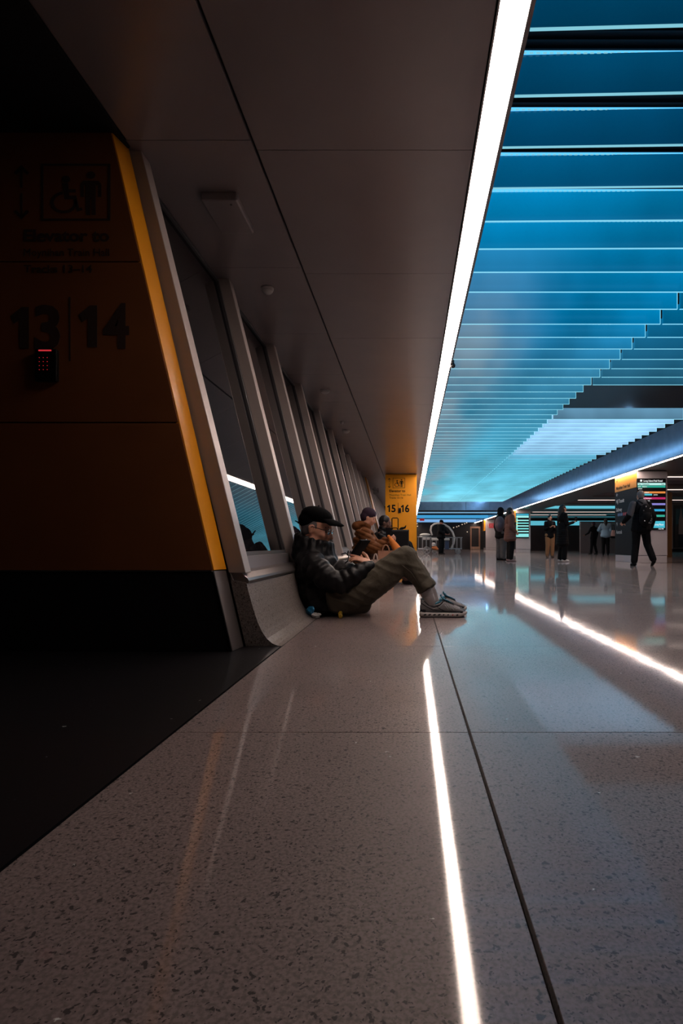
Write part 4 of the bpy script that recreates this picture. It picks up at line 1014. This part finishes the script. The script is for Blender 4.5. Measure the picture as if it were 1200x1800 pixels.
t5, W5, _, _ = figure('person in a pale blue puffer jacket seen from behind, beside the sign column', X(1064, 26.0), 26.0, 1.70, -.2, M_BLUEJ, M_CLOTHB, voxel=.018, hair_long=True, top_puff=.03, coat_len=.92,
    pose=dict(el_l=(-.31, .02, 1.18), wr_l=(-.20, .16, 1.12)))
hb_ = thing('handbag', 'pale pink and black handbag on the shoulder of the person in pale blue', 'bag', W5((.30, -.08, .92)))
c_ = W5((.33, -.08, 1.0)); q = MB().prism([(c_.x-.12, c_.z-.10), (c_.x+.14, c_.z-.10), (c_.x+.08, c_.z+.17), (c_.x-.07, c_.z+.17)], c_.y-.06, c_.y+.06); build('bag', q, M_BAG, hb_, bevel=.02)
build('base', MB().box(c_.x-.12, c_.x+.15, c_.y-.07, c_.y+.07, c_.z-.2, c_.z-.1), M_BLACK, hb_, bevel=.03)
build('strap', MB().tube([c_+Vector((-.05, 0, .17)), c_+Vector((-.06, 0, .38)), c_+Vector((.02, 0, .42)), c_+Vector((.06, 0, .17))], .012, 6), M_BLACK, hb_, True)
# man at the luggage carts
figure('person in black cap and black coat standing at the luggage trolleys', X(775, 28.2), 28.2, 1.72, .9+PI, M_CLOTHB, M_CLOTHB, voxel=.02, hat='cap', head_tilt=20, top_puff=.05, pose=dict(el_r=(.26, .1, 1.16), wr_r=(.16, .3, 1.05), el_l=(-.28, .08, 1.16), wr_l=(-.2, .3, 1.05)), skin=mat('skin_red', (.30, .12, .09), .5))

# ================================================================ the two travellers sitting farther along the window wall
def seated(label, x, Y, s, yaw, top, legs, hairm, hat=None, puffy=.03, zseat=.12, skin=M_SKIN, arm='fwd', tilt=18, hood=False, kneez=.34):
    R = Matrix.Rotation(yaw, 3, 'Z'); O = Vector((x, Y, zseat))
    def W(p): return O + R @ (Vector(p)*s)
    t = thing('person', label, 'person', Vector((x, Y, 0)))
    HBs = basis(R @ Vector((0, math.cos(math.radians(tilt)), -math.sin(math.radians(tilt))))); hc = W((0, .06, .735))
    b = MB(); head_prims(b, hc, HBs, s)
    b.chain([hc+HBs @ Vector((0, -.02, -.06))*s, W((0, .01, .58)), W((0, -.02, .42)), W((0, 0, .14))], [.055*s, .06*s, .12*s, .12*s])
    wr = {'r': (.13, .32, .40), 'l': (-.10, .33, .38)}; el = {'r': (.27, .16, .26), 'l': (-.27, .16, .26)}; sh = {'r': (.19, -.0, .52), 'l': (-.19, 0, .52)}
    kn = {'r': (.13, .42, kneez), 'l': (-.13, .42, kneez)}; an = {'r': (.12, .62, -zseat/s+.09), 'l': (-.12, .62, -zseat/s+.09)}; hp = {'r': (.1, 0, .09), 'l': (-.1, 0, .09)}
    for k in 'rl':
        b.chain([W(sh[k]), W(el[k]), W(wr[k])], [.05*s, .04*s, .026*s]); b.chain([W(hp[k]), W(kn[k]), W(an[k])], [.085*s, .055*s, .038*s])
    mh = MB()
    for k, sg in (('r', 1), ('l', -1)): hand_prims(mh, W(wr[k]), R @ Vector((-sg*.3, .8, .25)), R @ Vector((-sg*.8, 0, .5)), s, curl=.5, side=-sg)
    me = join_mesh([blob_mesh(b, .012, 3), blob_mesh(mh, .005, 1)]); link('body', me, skin, t, True)
    q = MB(); B0 = basis(R @ Vector((0, 1, 0)))
    for z, y, w_, d_ in ((.50, -.01, .20, .12), (.40, -.01, .215, .15), (.29, 0, .215, .165), (.18, .01, .215, .17), (.08, .02, .21, .17)): q.ell(W((0, y, z)), ((w_+puffy)*s, (d_+puffy)*s, .075*s), B0)
    for k in 'rl': puff(q, [W(sh[k]), W(el[k]), W(wr[k])], [(.07+puffy)*s, (.065+puffy)*s, (.045+puffy*.5)*s], 7)
    q.cap(W((0, 0, .56)), .085*s, W((0, .02, .62)), .075*s)
    w0 = wrinkle(.006, 14)
    def quilt(co, nr):
        o_ = w0(co, nr); u = (co[:, 2] + .45*(co[:, 0]-x))*PI/.062
        return o_ + nr*(np.abs(np.sin(u))**.6*.014 - .009)[:, None]
    jk_ = blob('jacket', q, top, t, .009, 9, quilt)
    if hood:
        q = MB(); q.ell(W((0, -.11, .60)), (.15*s, .08*s, .07*s), B0); q.ell(W((0, -.06, .63)), (.13*s, .09*s, .05*s), B0); blob('hood', q, top, t, .011, 3)
    q = MB()
    for k in 'rl': q.chain([W(hp[k]), W(kn[k]), W(Vector(kn[k]).lerp(Vector(an[k]), .92))], [.11*s, .085*s, .072*s])
    q.ell(W((0, 0, .08)), (.19*s, .15*s, .10*s), B0); blob('trousers', q, legs, t, .013, 3, wrinkle(.006, 12))
    for k in 'rl':
        a_ = Vector(an[k]); q = MB().chain([W(a_+Vector((0, -.04, -.045))), W(a_+Vector((0, .06, -.05))), W(a_+Vector((0, .15, -.058)))], [.042*s, .040*s, .03*s]); q.cap(W(a_), .045*s, W(a_+Vector((0, 0, -.04))), .045*s)
        sm = blob_mesh(q, .009, 2, lambda co, nr: np.column_stack([co[:, 0], co[:, 1], np.maximum(co[:, 2], .001)])); sm.materials.clear(); link('shoe', sm, M_CLOTHB, t, True)
    def HLf(x_, y_, z_): return hc + HBs @ (Vector((x_, y_, z_))*s)
    q = MB(); q.ell(HLf(0, -.022, .020), (.084*s, .098*s, .096*s), HBs); q.ell(HLf(0, -.045, -.03), (.075*s, .06*s, .06*s), HBs); blob('hair', q, hairm, t, .009, 2)
    if hat:
        q = MB(); q.ell(HLf(0, -.015, .045), (.092*s, .108*s, .088*s), HBs); q.ell(HLf(0, -.045, -.01), (.092*s, .082*s, .085*s), HBs); blob('beanie', q, M_BEANIE, t, .009, 2)
    eyes(hc, HBs, s, t)
    return t, W
YW = 7.35
tw, WW = seated('person in plum beanie and rust puffer jacket seated second along the window wall', X(641, YW), YW, .90, -PI/2-.05, M_BROWNC, mat('brown_cloth', (.10, .045, .03), .8), M_BEANIE, hat=True, hood=True, zseat=.21, puffy=.018, kneez=.17)
phone(WW, (.07, .35, .42), 'dark phone held by the person in the plum beanie')
tag(crumple_o := build('duffel_bag', MB().chain([Vector((X(636, YW), YW-.2, .10)), Vector((X(636, YW), YW+.2, .10))], [.10, .10]), M_BLACK, None, True, at_=(X(636, YW), YW, 0)), 'low dark bag used as a seat under the person in the rust jacket', 'bag')
YM2 = 9.05
tm, WM = seated('person with black hair in a black jacket seated just left of the big suitcase', X(671, YM2), YM2, .95, -PI/2-.1, M_COATB, M_CLOTHB, M_HAIR, zseat=.17, skin=M_SKIN_D, puffy=.02, tilt=12)
tag(build('duffel_bag', MB().chain([Vector((X(669, YM2), YM2-.2, .085)), Vector((X(669, YM2), YM2+.2, .085))], [.084, .084]), M_BLACK, None, True, at_=(X(669, YM2), YM2, 0)), 'low dark bag used as a seat under the black haired person', 'bag')
# suitcase
YS = 8.25; x0, x1 = X(682, YS), X(718, YS); zt = at(0, 931, YS).z
sc_ = thing('suitcase', 'large black suitcase with raised handle standing before the orange column', 'suitcase', ((x0+x1)/2, YS+.15, 0))
build('shell', MB().box(x0, x1, YS, YS+.34, .06, zt), mat('suitcase_black', (.005, .005, .007), .6, spec=.2), sc_, bevel=.03, segs=3)
build('rim', MB().box(x0-.004, x1+.004, YS+.16, YS+.18, .055, zt+.004), M_BLACK, sc_, bevel=.006)
for xx in (x0+.04, x1-.04):
    for yy in (YS+.05, YS+.29): build('wheel', MB().lathe([(.024, -.012), (.030, -.008), (.030, .008), (.024, .012)], (xx, yy, .031), 16, 'x'), M_BLACK, sc_, True)
h0, h1, hz = X(688, YS), X(699, YS), at(0, 909.5, YS).z
build('handle', MB().tube([(h0, YS+.17, zt-.02), (h0, YS+.17, hz-.012), (h0+.012, YS+.17, hz), (h1-.012, YS+.17, hz), (h1, YS+.17, hz-.012), (h1, YS+.17, zt-.02)], .0075, 8), M_BLACK, sc_, True)
build('carry_handle', MB().tube([(h0, YS+.10, zt+.003), (h0+.02, YS+.10, zt+.028), (h1-.02, YS+.10, zt+.028), (h1, YS+.10, zt+.003)], .008, 8), M_BLACK, sc_, True)
gx = X(705, YS)
tag(build('glove', MB().chain([(gx, YS+.1, zt+.020), (gx+.05, YS+.1, zt+.03), (gx+.065, YS+.1, zt+.058)], [.018, .014, .008]).cap((gx-.02, YS+.1, zt+.014), .012, (gx+.02, YS+.1, zt+.018), .014), M_CLOTHB, None, True, at_=(gx, YS+.1, zt)), 'small dark crumpled item with upturned tip on top of the suitcase', 'glove')
# orange cloth bag leaning by the suitcase
YO = 7.15; pts = [(681, 941), (687, 940), (694, 950), (703, 961), (704, 975), (696, 985), (690, 968), (686, 953)]
cb = MB(); 
for k in range(7):
    t_ = k/6; a_ = at(683+19*t_, 942+26*t_, YO); cb.cap(a_+Vector((0, 0, -.01)), .022+.03*t_, a_+Vector((.004, 0, -.02-.06*t_)), .022+.03*t_, 10)
cb.chain([at(701, 968, YO), at(698, 972, YO)], [.05, .045])
def clampz(co, nr): return np.column_stack([co[:, 0], co[:, 1], np.maximum(co[:, 2], .001)])
ob = thing('tote_bag', 'bright orange cloth bag slumped on the lap of the person in the rust jacket', 'bag', at(700, 978, YO))
blob('bag', cb, mat('orange_cloth', (.75, .22, .03), .7), ob, .009, 2, wrinkle(.008, 16))
# paper bags
YP = 6.55
def paper_bag(label, xa, xb, top, bot_z, m, Y, depth, lean_=0):
    a0, a1 = X(xa, Y), X(xb, Y); z1 = at(0, top, Y).z
    t = thing('paper_bag', label, 'bag', ((a0+a1)/2, Y, bot_z))
    vs = [(a0, Y, bot_z), (a1, Y, bot_z), (a1+lean_, Y+depth, bot_z), (a0+lean_, Y+depth, bot_z), (a0+lean_, Y+.01, z1), (a1+lean_, Y, z1), (a1+lean_, Y+depth, z1), (a0+lean_, Y+depth-.01, z1)]
    build('body', MB().add(vs, [(0, 3, 2, 1), (0, 1, 5, 4), (1, 2, 6, 5), (2, 3, 7, 6), (3, 0, 4, 7)]), m, t)
    t.children[0].modifiers.new('solid', 'SOLIDIFY').thickness = .003
    for yy in (Y+.004, Y+depth-.012):
        build('handle', MB().tube([(a0+(a1-a0)*(.5-.22*math.cos(u))+lean_, yy, z1-.01+.075*math.sin(u)) for u in [PI*k/10 for k in range(11)]], .006, 6), m, t, True)
    return t
M_KRAFT = mat('kraft_paper', (.48, .24, .15), .75, var=.08, scale=20); M_KRAFTW = mat('pale_paper', (.62, .46, .38), .7)
paper_bag('tall brown paper bag with looped handles behind the knee of the capped person', 664, 691, 968, .001, M_KRAFT, YP, .14)
paper_bag('small pale paper bag leaning left of the brown paper bag', 647, 662, 984, .001, M_KRAFTW, 6.2, .10, .03)

# ================================================================ luggage trolleys
M_TUBE = mat('trolley_tube', (.30, .30, .32), .35, .6)
def spoked_wheel(x, Y, z, R, parent, m=M_TUBE):
    w_ = build('wheel', MB().tube([(x+R*math.cos(a), Y, z+R*math.sin(a)) for a in [2*PI*k/24 for k in range(24)]], .02, 8, closed=True), m, parent, True)
    sp = MB().cap((x, Y-.03, z), .035, (x, Y+.03, z), .035)
    for k in range(5): a = 2*PI*k/5+.3; sp.cap((x, Y, z), .016, (x+R*math.cos(a), Y, z+R*math.sin(a)), .012, 8)
    build('spoke', sp, m, w_, True)
def trolley(label, xa, xb, Y, wheels, top_px, hoop=None, boxes=()):
    a0, a1 = X(xa, Y), X(xb, Y); t = thing('luggage_cart', label, 'trolley', ((a0+a1)/2, Y, 0), 'luggage trolleys'); zt = at(0, top_px, Y).z
    build('deck', MB().box(a0, a1, Y-.3, Y+.3, .24, .29), M_TUBE, t, bevel=.01)
    for i, xx in enumerate([a0+.03, a0+.25, a0+.45, a1-.45, a1-.25, a1-.03]):
        for yy in (Y-.28, Y+.28): build('upright', MB().cap((xx, yy, .29), .016, (xx, yy, zt), .016, 8), M_TUBE, t, True)
    for yy in (Y-.28, Y+.28): build('rail', MB().cap((a0, yy, zt), .02, (a1, yy, zt), .02, 8), M_TUBE, t, True)
    for wx, R in wheels: spoked_wheel(X(wx, Y), Y-.34, R+.02, R, t)
    for wx, R in wheels: spoked_wheel(X(wx, Y), Y+.34, R+.02, R, t)
    if hoop:
        pts = [at(u, v, Y-.1) for u, v in hoop]; build('hoop', MB().tube(pts, .05, 10), M_WHITE, t, True)
    return t
YT = 29.5
trolley('luggage trolley with big spoked wheel nearest the orange column', 734, 757, YT, [(749.5, .17)], 944)
trolley('wide luggage trolley with tall white curved hoop around the person in the black cap', 758, 811, YT+.1, [(804, .11), (763, .11)], 945, hoop=[(759, 941), (756.5, 932), (758, 925), (763, 921), (769, 919.5), (781, 922), (789, 927), (795, 935), (798.5, 945), (797, 955), (792, 966)])
def crate(name, label, cat, px0, px1, py0, py1, Y, m, d=.4, bev=.03, lid_m=None):
    a, b = at(px0, py0, Y), at(px1, py1, Y); t = thing(name, label, cat, ((a.x+b.x)/2, Y, b.z))
    build('body', MB().box(a.x, b.x, Y, Y+d, b.z, a.z), m, t, bevel=bev)
    if lid_m: build('lid', MB().box(a.x-.02, b.x+.02, Y-.02, Y+d+.02, a.z, a.z+.05), lid_m, t, bevel=.02)
    return t
crate('box', 'white bin on the trolley nearest the orange column', 'box', 742, 755, 943.5, 949, YT-.2, M_WHITE)
q = MB().ell(at(747, 940, YT), (.28, .2, .075)); q.ell(at(743, 941, YT), (.18, .15, .05))
tag(blob('pillow', q, M_WHITE, None, .02, 2, at_=at(747, 943, YT)), 'white padded sack lying on the white bin of the left trolley', 'sack')
crate('box', 'pale flat box in front of the person at the trolleys', 'box', 758, 790, 946, 950, YT-.25, M_WHITE, .3)
q = MB().ell(at(762, 956.5, YT-.3), (.11, .11, .085)); q.ell(at(762, 959, YT-.3), (.12, .12, .03))
tag(blob('helmet', q, M_WHITE, None, .014, 2, at_=at(762, 960, YT-.3)), 'round white helmet-like item on the orange bag of the wide trolley', 'helmet')
q = MB().ell(at(763.5, 963, YT-.3), (.16, .14, .10)); q.ell(at(766, 965, YT-.3), (.14, .12, .06))
tag(blob('holdall', q, mat('orange_holdall', (.55, .17, .05), .7, var=.3, scale=6), None, .02, 2, at_=at(763, 966, YT-.3)), 'orange patterned bag on the deck of the wide trolley', 'bag')
crate('box', 'navy box on the wide trolley right of the person in the cap', 'box', 782, 789, 951, 966, YT-.25, mat('navy_plastic', (.03, .05, .11), .5), .4)

# ================================================================ columns with signs, right side
def sign_column(x0, x1, y0, y1, tag_name):
    c = struct(build(tag_name, MB().box(x0+.02, x1-.02, y0+.02, y1-.02, 0, CEIL), M_VOID))
    build('front_panel', MB().box(x0, x1, y0, y0+.02, .205, CEIL-.02), M_WALLP, c, bevel=.006)
    build('front_panel', MB().box(x1-.02, x1, y0+.022, y1, .205, CEIL-.02), M_WALLP, c, bevel=.006)
    build('base_panel', MB().box(x0+.006, x1-.006, y0+.006, y1-.006, 0.001, .195), M_WALLP, c, bevel=.006)
    return c
c1 = sign_column(6.17, 7.0, 15.5, 17.15, 'trim_2')
SX = 6.139
build('black_panel', MB().box(6.163, 6.19, 15.505, 17.14, .205, 2.06), mat('sign_black', (.008, .008, .010), .6, spec=.15), c1, bevel=.004)
build('orange_panel', MB().box(6.161, 6.19, 15.505, 17.14, 2.065, CEIL-.02), M_ORANGE, c1, bevel=.004)
def side_text(s_, z, yb, size, m=None, bold=.015):
    """lettering on the left face of the column, reading from the far edge towards the near edge"""
    return text('lettering', s_, size, m or M_WHITE, c1, (6.159, yb, z), rot=(PI/2, 0, -PI/2), bold=bold*size)
side_text('\u2191', 2.33, 17.03, .13, M_BLACK); side_text('Moynihan Train Hall', 2.13, 17.03, .13, M_BLACK)
for s_, z in (('\u2190', 1.93), ('NJ Transit', 1.73), ('Subway', 1.48), ('\u2191', 1.05), ('Amtrak', .82)): side_text(s_, z, 17.03, .15)
for i, ch in enumerate('ACE123'):
    yb = 16.86-.135*i
    build('line_bullet', MB().lathe([(.05, 0), (.05, -.004)], (6.163, yb, 1.38), 16, 'x'), mat('bullet_blue', (.08, .18, .40), .5) if i < 3 else mat('bullet_red', (.5, .02, .04), .5), c1)
    text('lettering', ch, .07, M_WHITE, c1, (6.157, yb+.025, 1.355), rot=(PI/2, 0, -PI/2))
# departures screen
scr = thing('departures_screen', 'tall lit departures screen on the front of the near sign column', 'screen', (6.58, 15.49, .92))
def spx(px, py): return at(px, py, 15.47)
a, b = spx(1119, 841), spx(1169.5, 931.5)
build('frame', MB().box(a.x, b.x, 15.455, 15.498, b.z, a.z), M_BLACK, scr, bevel=.006)
def bar(px0, px1, py0, py1, col, st=1.0, name='line_bar'):
    a, b = spx(px0, py0), spx(px1, py1); return build(name, MB().box(a.x, b.x, 15.449, 15.454, b.z, a.z), emat('scr_%s' % '_'.join('%g' % c for c in col), col, st), scr)
W_ = emat('screen_white', (.85, .9, .9), 1.0)
bar(1120, 1168.5, 849, 853, (.5, .85, .8)); bar(1120, 1168.5, 853.6, 857.2, (.02, .35, .26)); bar(1120, 1168.5, 864, 867.3, (.75, .24, .05)); bar(1130, 1145, 868, 871, (.06, .5, .62))
bar(1120, 1168.5, 874.2, 877.8, (.5, .015, .12)); bar(1120, 1168.5, 884.6, 888, (.25, .22, .62)); bar(1120, 1167.5, 895, 898.8, (.03, .35, .62)); bar(1120, 1167.5, 905, 908.6, (.03, .38, .28)); bar(1135, 1167.5, 916, 928, (.06, .48, .62))
def st_(s_, px, py, h, m=W_, w=None, bold=.02):
    p = spx(px, py); o = text('lettering', s_, h*.01547/.69, m, scr, (p.x, 15.4485, p.z), bold=bold*h*.01547)
    if w:
        xs = [v.co.x for v in o.data.vertices]; k = w*.01547/(max(xs)-min(xs)); mn = min(xs)
        for v in o.data.vertices: v.co.x = mn+(v.co.x-mn)*k
st_('Long Island Rail Road', 1130, 846.8, 3.0, w=33); p = spx(1126, 845)
build('logo_disc', MB().lathe([(.03, 0), (.03, -.003)], (p.x, 15.453, p.z), 20, 'y'), W_, scr)
st_('Time', 1121, 852.3, 2.0, M_BLACK, w=5); st_('Destination', 1128, 852.3, 2.0, M_BLACK, w=12); st_('Track', 1161, 852.3, 2.0, M_BLACK, w=6)
st_('6:25', 1120.5, 856.5, 1.9, w=4.5); st_('Babylon', 1128, 856.5, 1.9, w=8); st_('Jamaica', 1121, 860, 1.9, w=7)
st_('Long Beach', 1128, 866.6, 2.0, w=11.5); st_('Jamaica', 1148, 870.6, 1.9, w=7); st_('Port Washington', 1128, 877, 2.0, w=16); st_('Woodside', 1132, 881, 1.8, w=9)
st_('Get Going Places', 1143, 923.5, 3.0, w=22); st_('7:02 PM', 1156, 930.6, 1.8, w=9)
# far departures column and the pillar with the red sign
c2 = sign_column(6.165, 7.03, 33.3, 34.6, 'trim_3')
build('orange_panel', MB().box(6.13, 6.16, 33.3, 34.55, 1.8, CEIL-.02), M_ORANGE, c2)
scr2 = thing('departures_screen', 'distant teal departures screen on the far white column left of the centre people', 'screen', (6.6, 33.28, 1.3))
def b2(px0, px1, py0, py1, col):
    a, b = at(px0, py0, 33.2), at(px1, py1, 33.2); build('line_bar', MB().box(a.x, b.x, 33.20, 33.215, b.z, a.z), emat('s2_%s' % '_'.join('%g' % c for c in col), col, 1.0), scr2)
a, b = at(906.5, 902, 33.2), at(929.5, 946, 33.2); build('frame', MB().box(a.x, b.x, 33.22, 33.298, b.z, a.z), M_BLACK, scr2, bevel=.01)
b2(907, 929, 903, 906.3, (.03, .35, .5)); b2(907, 929, 906.6, 910, (.35, .85, .8))
for i in range(6): b2(907, 929, 913.6+4.9*i, 915.8+4.9*i, (.2, .75, .75) if i % 2 else (.3, .8, .78))
b2(907, 929, 938.5, 944, (.25, .75, .72))
for i in range(6): b2(907, 909.5, 911+4.9*i, 913.4+4.9*i, (.3, .8, .6) if i in (0, 3, 5) else (.7, .75, .3))
c3 = sign_column(6.17, 7.05, 46.7, 48, 'trim_4')
build('orange_panel', MB().box(6.02, 6.16, 46.7, 47.6, 1.6, CEIL-.02), M_ORANGE, c3)
M_RED = emat('exit_red', (.45, .02, .03), .8)
for (px0, px1, py0, py1, Y, lab) in ((859, 869, 920, 928, 46.64, 'red exit sign on the far white pillar left of the bystanders'), (737.5, 745.5, 911.5, 915.5, 51.8, 'small red exit sign hanging above the luggage trolleys')):
    a, b = at(px0, py0, Y), at(px1, py1, Y); e = thing('exit_sign', lab, 'exit sign', ((a.x+b.x)/2, Y, b.z), 'red exit signs')
    build('housing', MB().box(a.x, b.x, Y, Y+.06, b.z, a.z), M_RED, e, bevel=.01)
    h = (a.z-b.z); text('lettering', 'EXIT', h*.72/.69, W_ if False else mat('exit_letters', (.5, .2, .2), .5), e, ((a.x+b.x)/2, Y-.004, b.z+h*.2), align='CENTER')
    build('hanger', MB().cap(((a.x+b.x)/2, Y+.03, a.z-.01), .012, ((a.x+b.x)/2, Y+.03, min(3.27, a.z+.3) if Y > 50 else a.z+.02), .012, 8), M_FRAME, e, True)
# far storefronts: doorway frame with lighter box, dark glazed fronts, downlights
dr = struct(build('door_1', MB().box(X(826, 52), X(828.5, 52), 51.9, 52, 0, 1.95).box(X(841, 52), X(843.5, 52), 51.9, 52, 0, 1.95).box(X(826, 52), X(843.5, 52), 51.9, 52, 1.95, 2.1), mat('door_frame_tan', (.30, .16, .10), .5)))
build('door_leaf', MB().box(X(828.6, 52), X(840.9, 52), 51.95, 52, .01, 1.94), M_WALLD, dr)
crate('box', 'tan waist-high box inside the far doorway', 'box', 829, 843, 961, 966, 50.5, mat('tan_box', (.42, .26, .18), .6), .8)
sr = thing('spotlight_row', 'row of small warm spotlights in the far dark hall right of the trolleys', 'spotlight', (at(809, 925, 53.9).x, 53.95, at(0, 928, 53.9).z))
row = [(797, 927.5), (802.5, 926), (806, 924.5), (812, 922), (816.5, 920.5), (820, 919)]
build('rail', MB().tube([at(px, py-.6, 53.97) for px, py in row], .02, 6), M_FRAME, sr)
for px, py in row: build('lamp', MB().lathe([(.05, 0), (.045, -.08)], at(px, py, 53.97), 12, 'y'), emat('spot_glow', (.8, .6, .45), 1.0), sr)
for px, py, lab in ((732.8, 920.5, 'small warm spotlight just right of the orange column, upper'), (733.5, 925, 'small warm spotlight just right of the orange column, lower'), (821, 935, 'lone small warm spotlight left of the tan doorway frame')):
    p = at(px, py, 53.98); tag(build('spotlight', MB().lathe([(.05, 0), (.045, -.08)], p, 12, 'y'), MATS['spot_glow'], at_=p), lab, 'spotlight', 'far spotlights')
# right side: bulkhead band, partitions and mural behind the sign column
struct(build('wall_far_shop', MB().box(8.9, 25.9, 44, 44.2, 0, 1.95), mat('shop_dark', (.035, .022, .024), .3, var=.3, scale=.6)))
tag(build('light_band', MB().box(6.9, 16.8, 43.8, 44.0, 1.951, 2.29), emat('cyan_band', (.10, .46, .58), 1.0), at_=(12, 43.8, 1.951), bevel=.01), 'cyan lit band over the dark shopfronts behind the standing people', 'light band')
struct(build('wall_partition', MB().box(X(1020, 31), X(1084, 31), 31, 31.2, 0, 1.75), mat('partition_brown', (.13, .09, .09), .4, var=.15, scale=1)))
pm = struct(build('trim_5', MB().box(X(1172, 22), X(1181, 22), 22, 22.4, 0, CEIL), mat('brown_post', (.20, .085, .025), .45)))
YQ = 22.5; a0, a1 = X(1181.5, YQ), X(1240, YQ)
mu = thing('mural', 'dark wall-sized skyline picture with a pale spired tower at the right edge', 'mural', ((a0+a1)/2, YQ, .3))
build('frame', MB().box(a0, a1, YQ, YQ+.1, .32, 2.1), M_FRAME, mu, bevel=.01)
a0 += .04; a1 -= .04
build('night_sky', MB().box(a0, a1, YQ-.01, YQ+.01, .38, 2.05), mat('mural_night', (.02, .035, .045), .3, var=.6, scale=1.5), mu)
tx = X(1196, YQ)
def flat(pts, m, nm='tower', dy=.02): build(nm, MB().prism([(tx+x_, z_) for x_, z_ in pts], YQ-dy, YQ-.01), m, mu)
flat([(-.09, .9), (.09, .9), (.09, 1.45), (.05, 1.62), (.03, 1.8), (0, 2.0), (-.03, 1.8), (-.05, 1.62), (-.09, 1.45)], mat('mural_tower', (.20, .18, .18), .5))
for i, (xx, h_) in enumerate(((-.25, 1.2), (.2, 1.3), (.35, 1.1), (.55, 1.5), (.75, 1.25))): flat([(xx, .4), (xx+.15, .4), (xx+.15, h_), (xx, h_)], mat('mural_block', (.035, .04, .045), .5), 'skyline_block')
build('glow_patch', MB().box(tx-.2, tx+.3, YQ-.012, YQ-.008, 1.3, 1.9), mat('mural_teal', (.02, .10, .13), .5), mu)
# pale valve-like cluster high on the wall beyond the windows
vc = thing('sprinkler_cluster', 'pale pipework fitting under the soffit left of the orange column top', 'fixture', at(656, 863, 16.9))
build('pipe', MB().tube([at(656, 858, 16.9), at(660, 862, 16.9), at(664, 862, 16.9)], .05, 8), M_WHITE, vc, True)
build('valve', MB().ell(at(660, 866, 16.9), (.08, .06, .06)), M_WHITE, vc, True)
build('tag_light', MB().cap(at(664, 859, 17.3), .012, at(664.5, 866, 17.3), .012), mat('reddish', (.4, .12, .08), .4), vc, True)
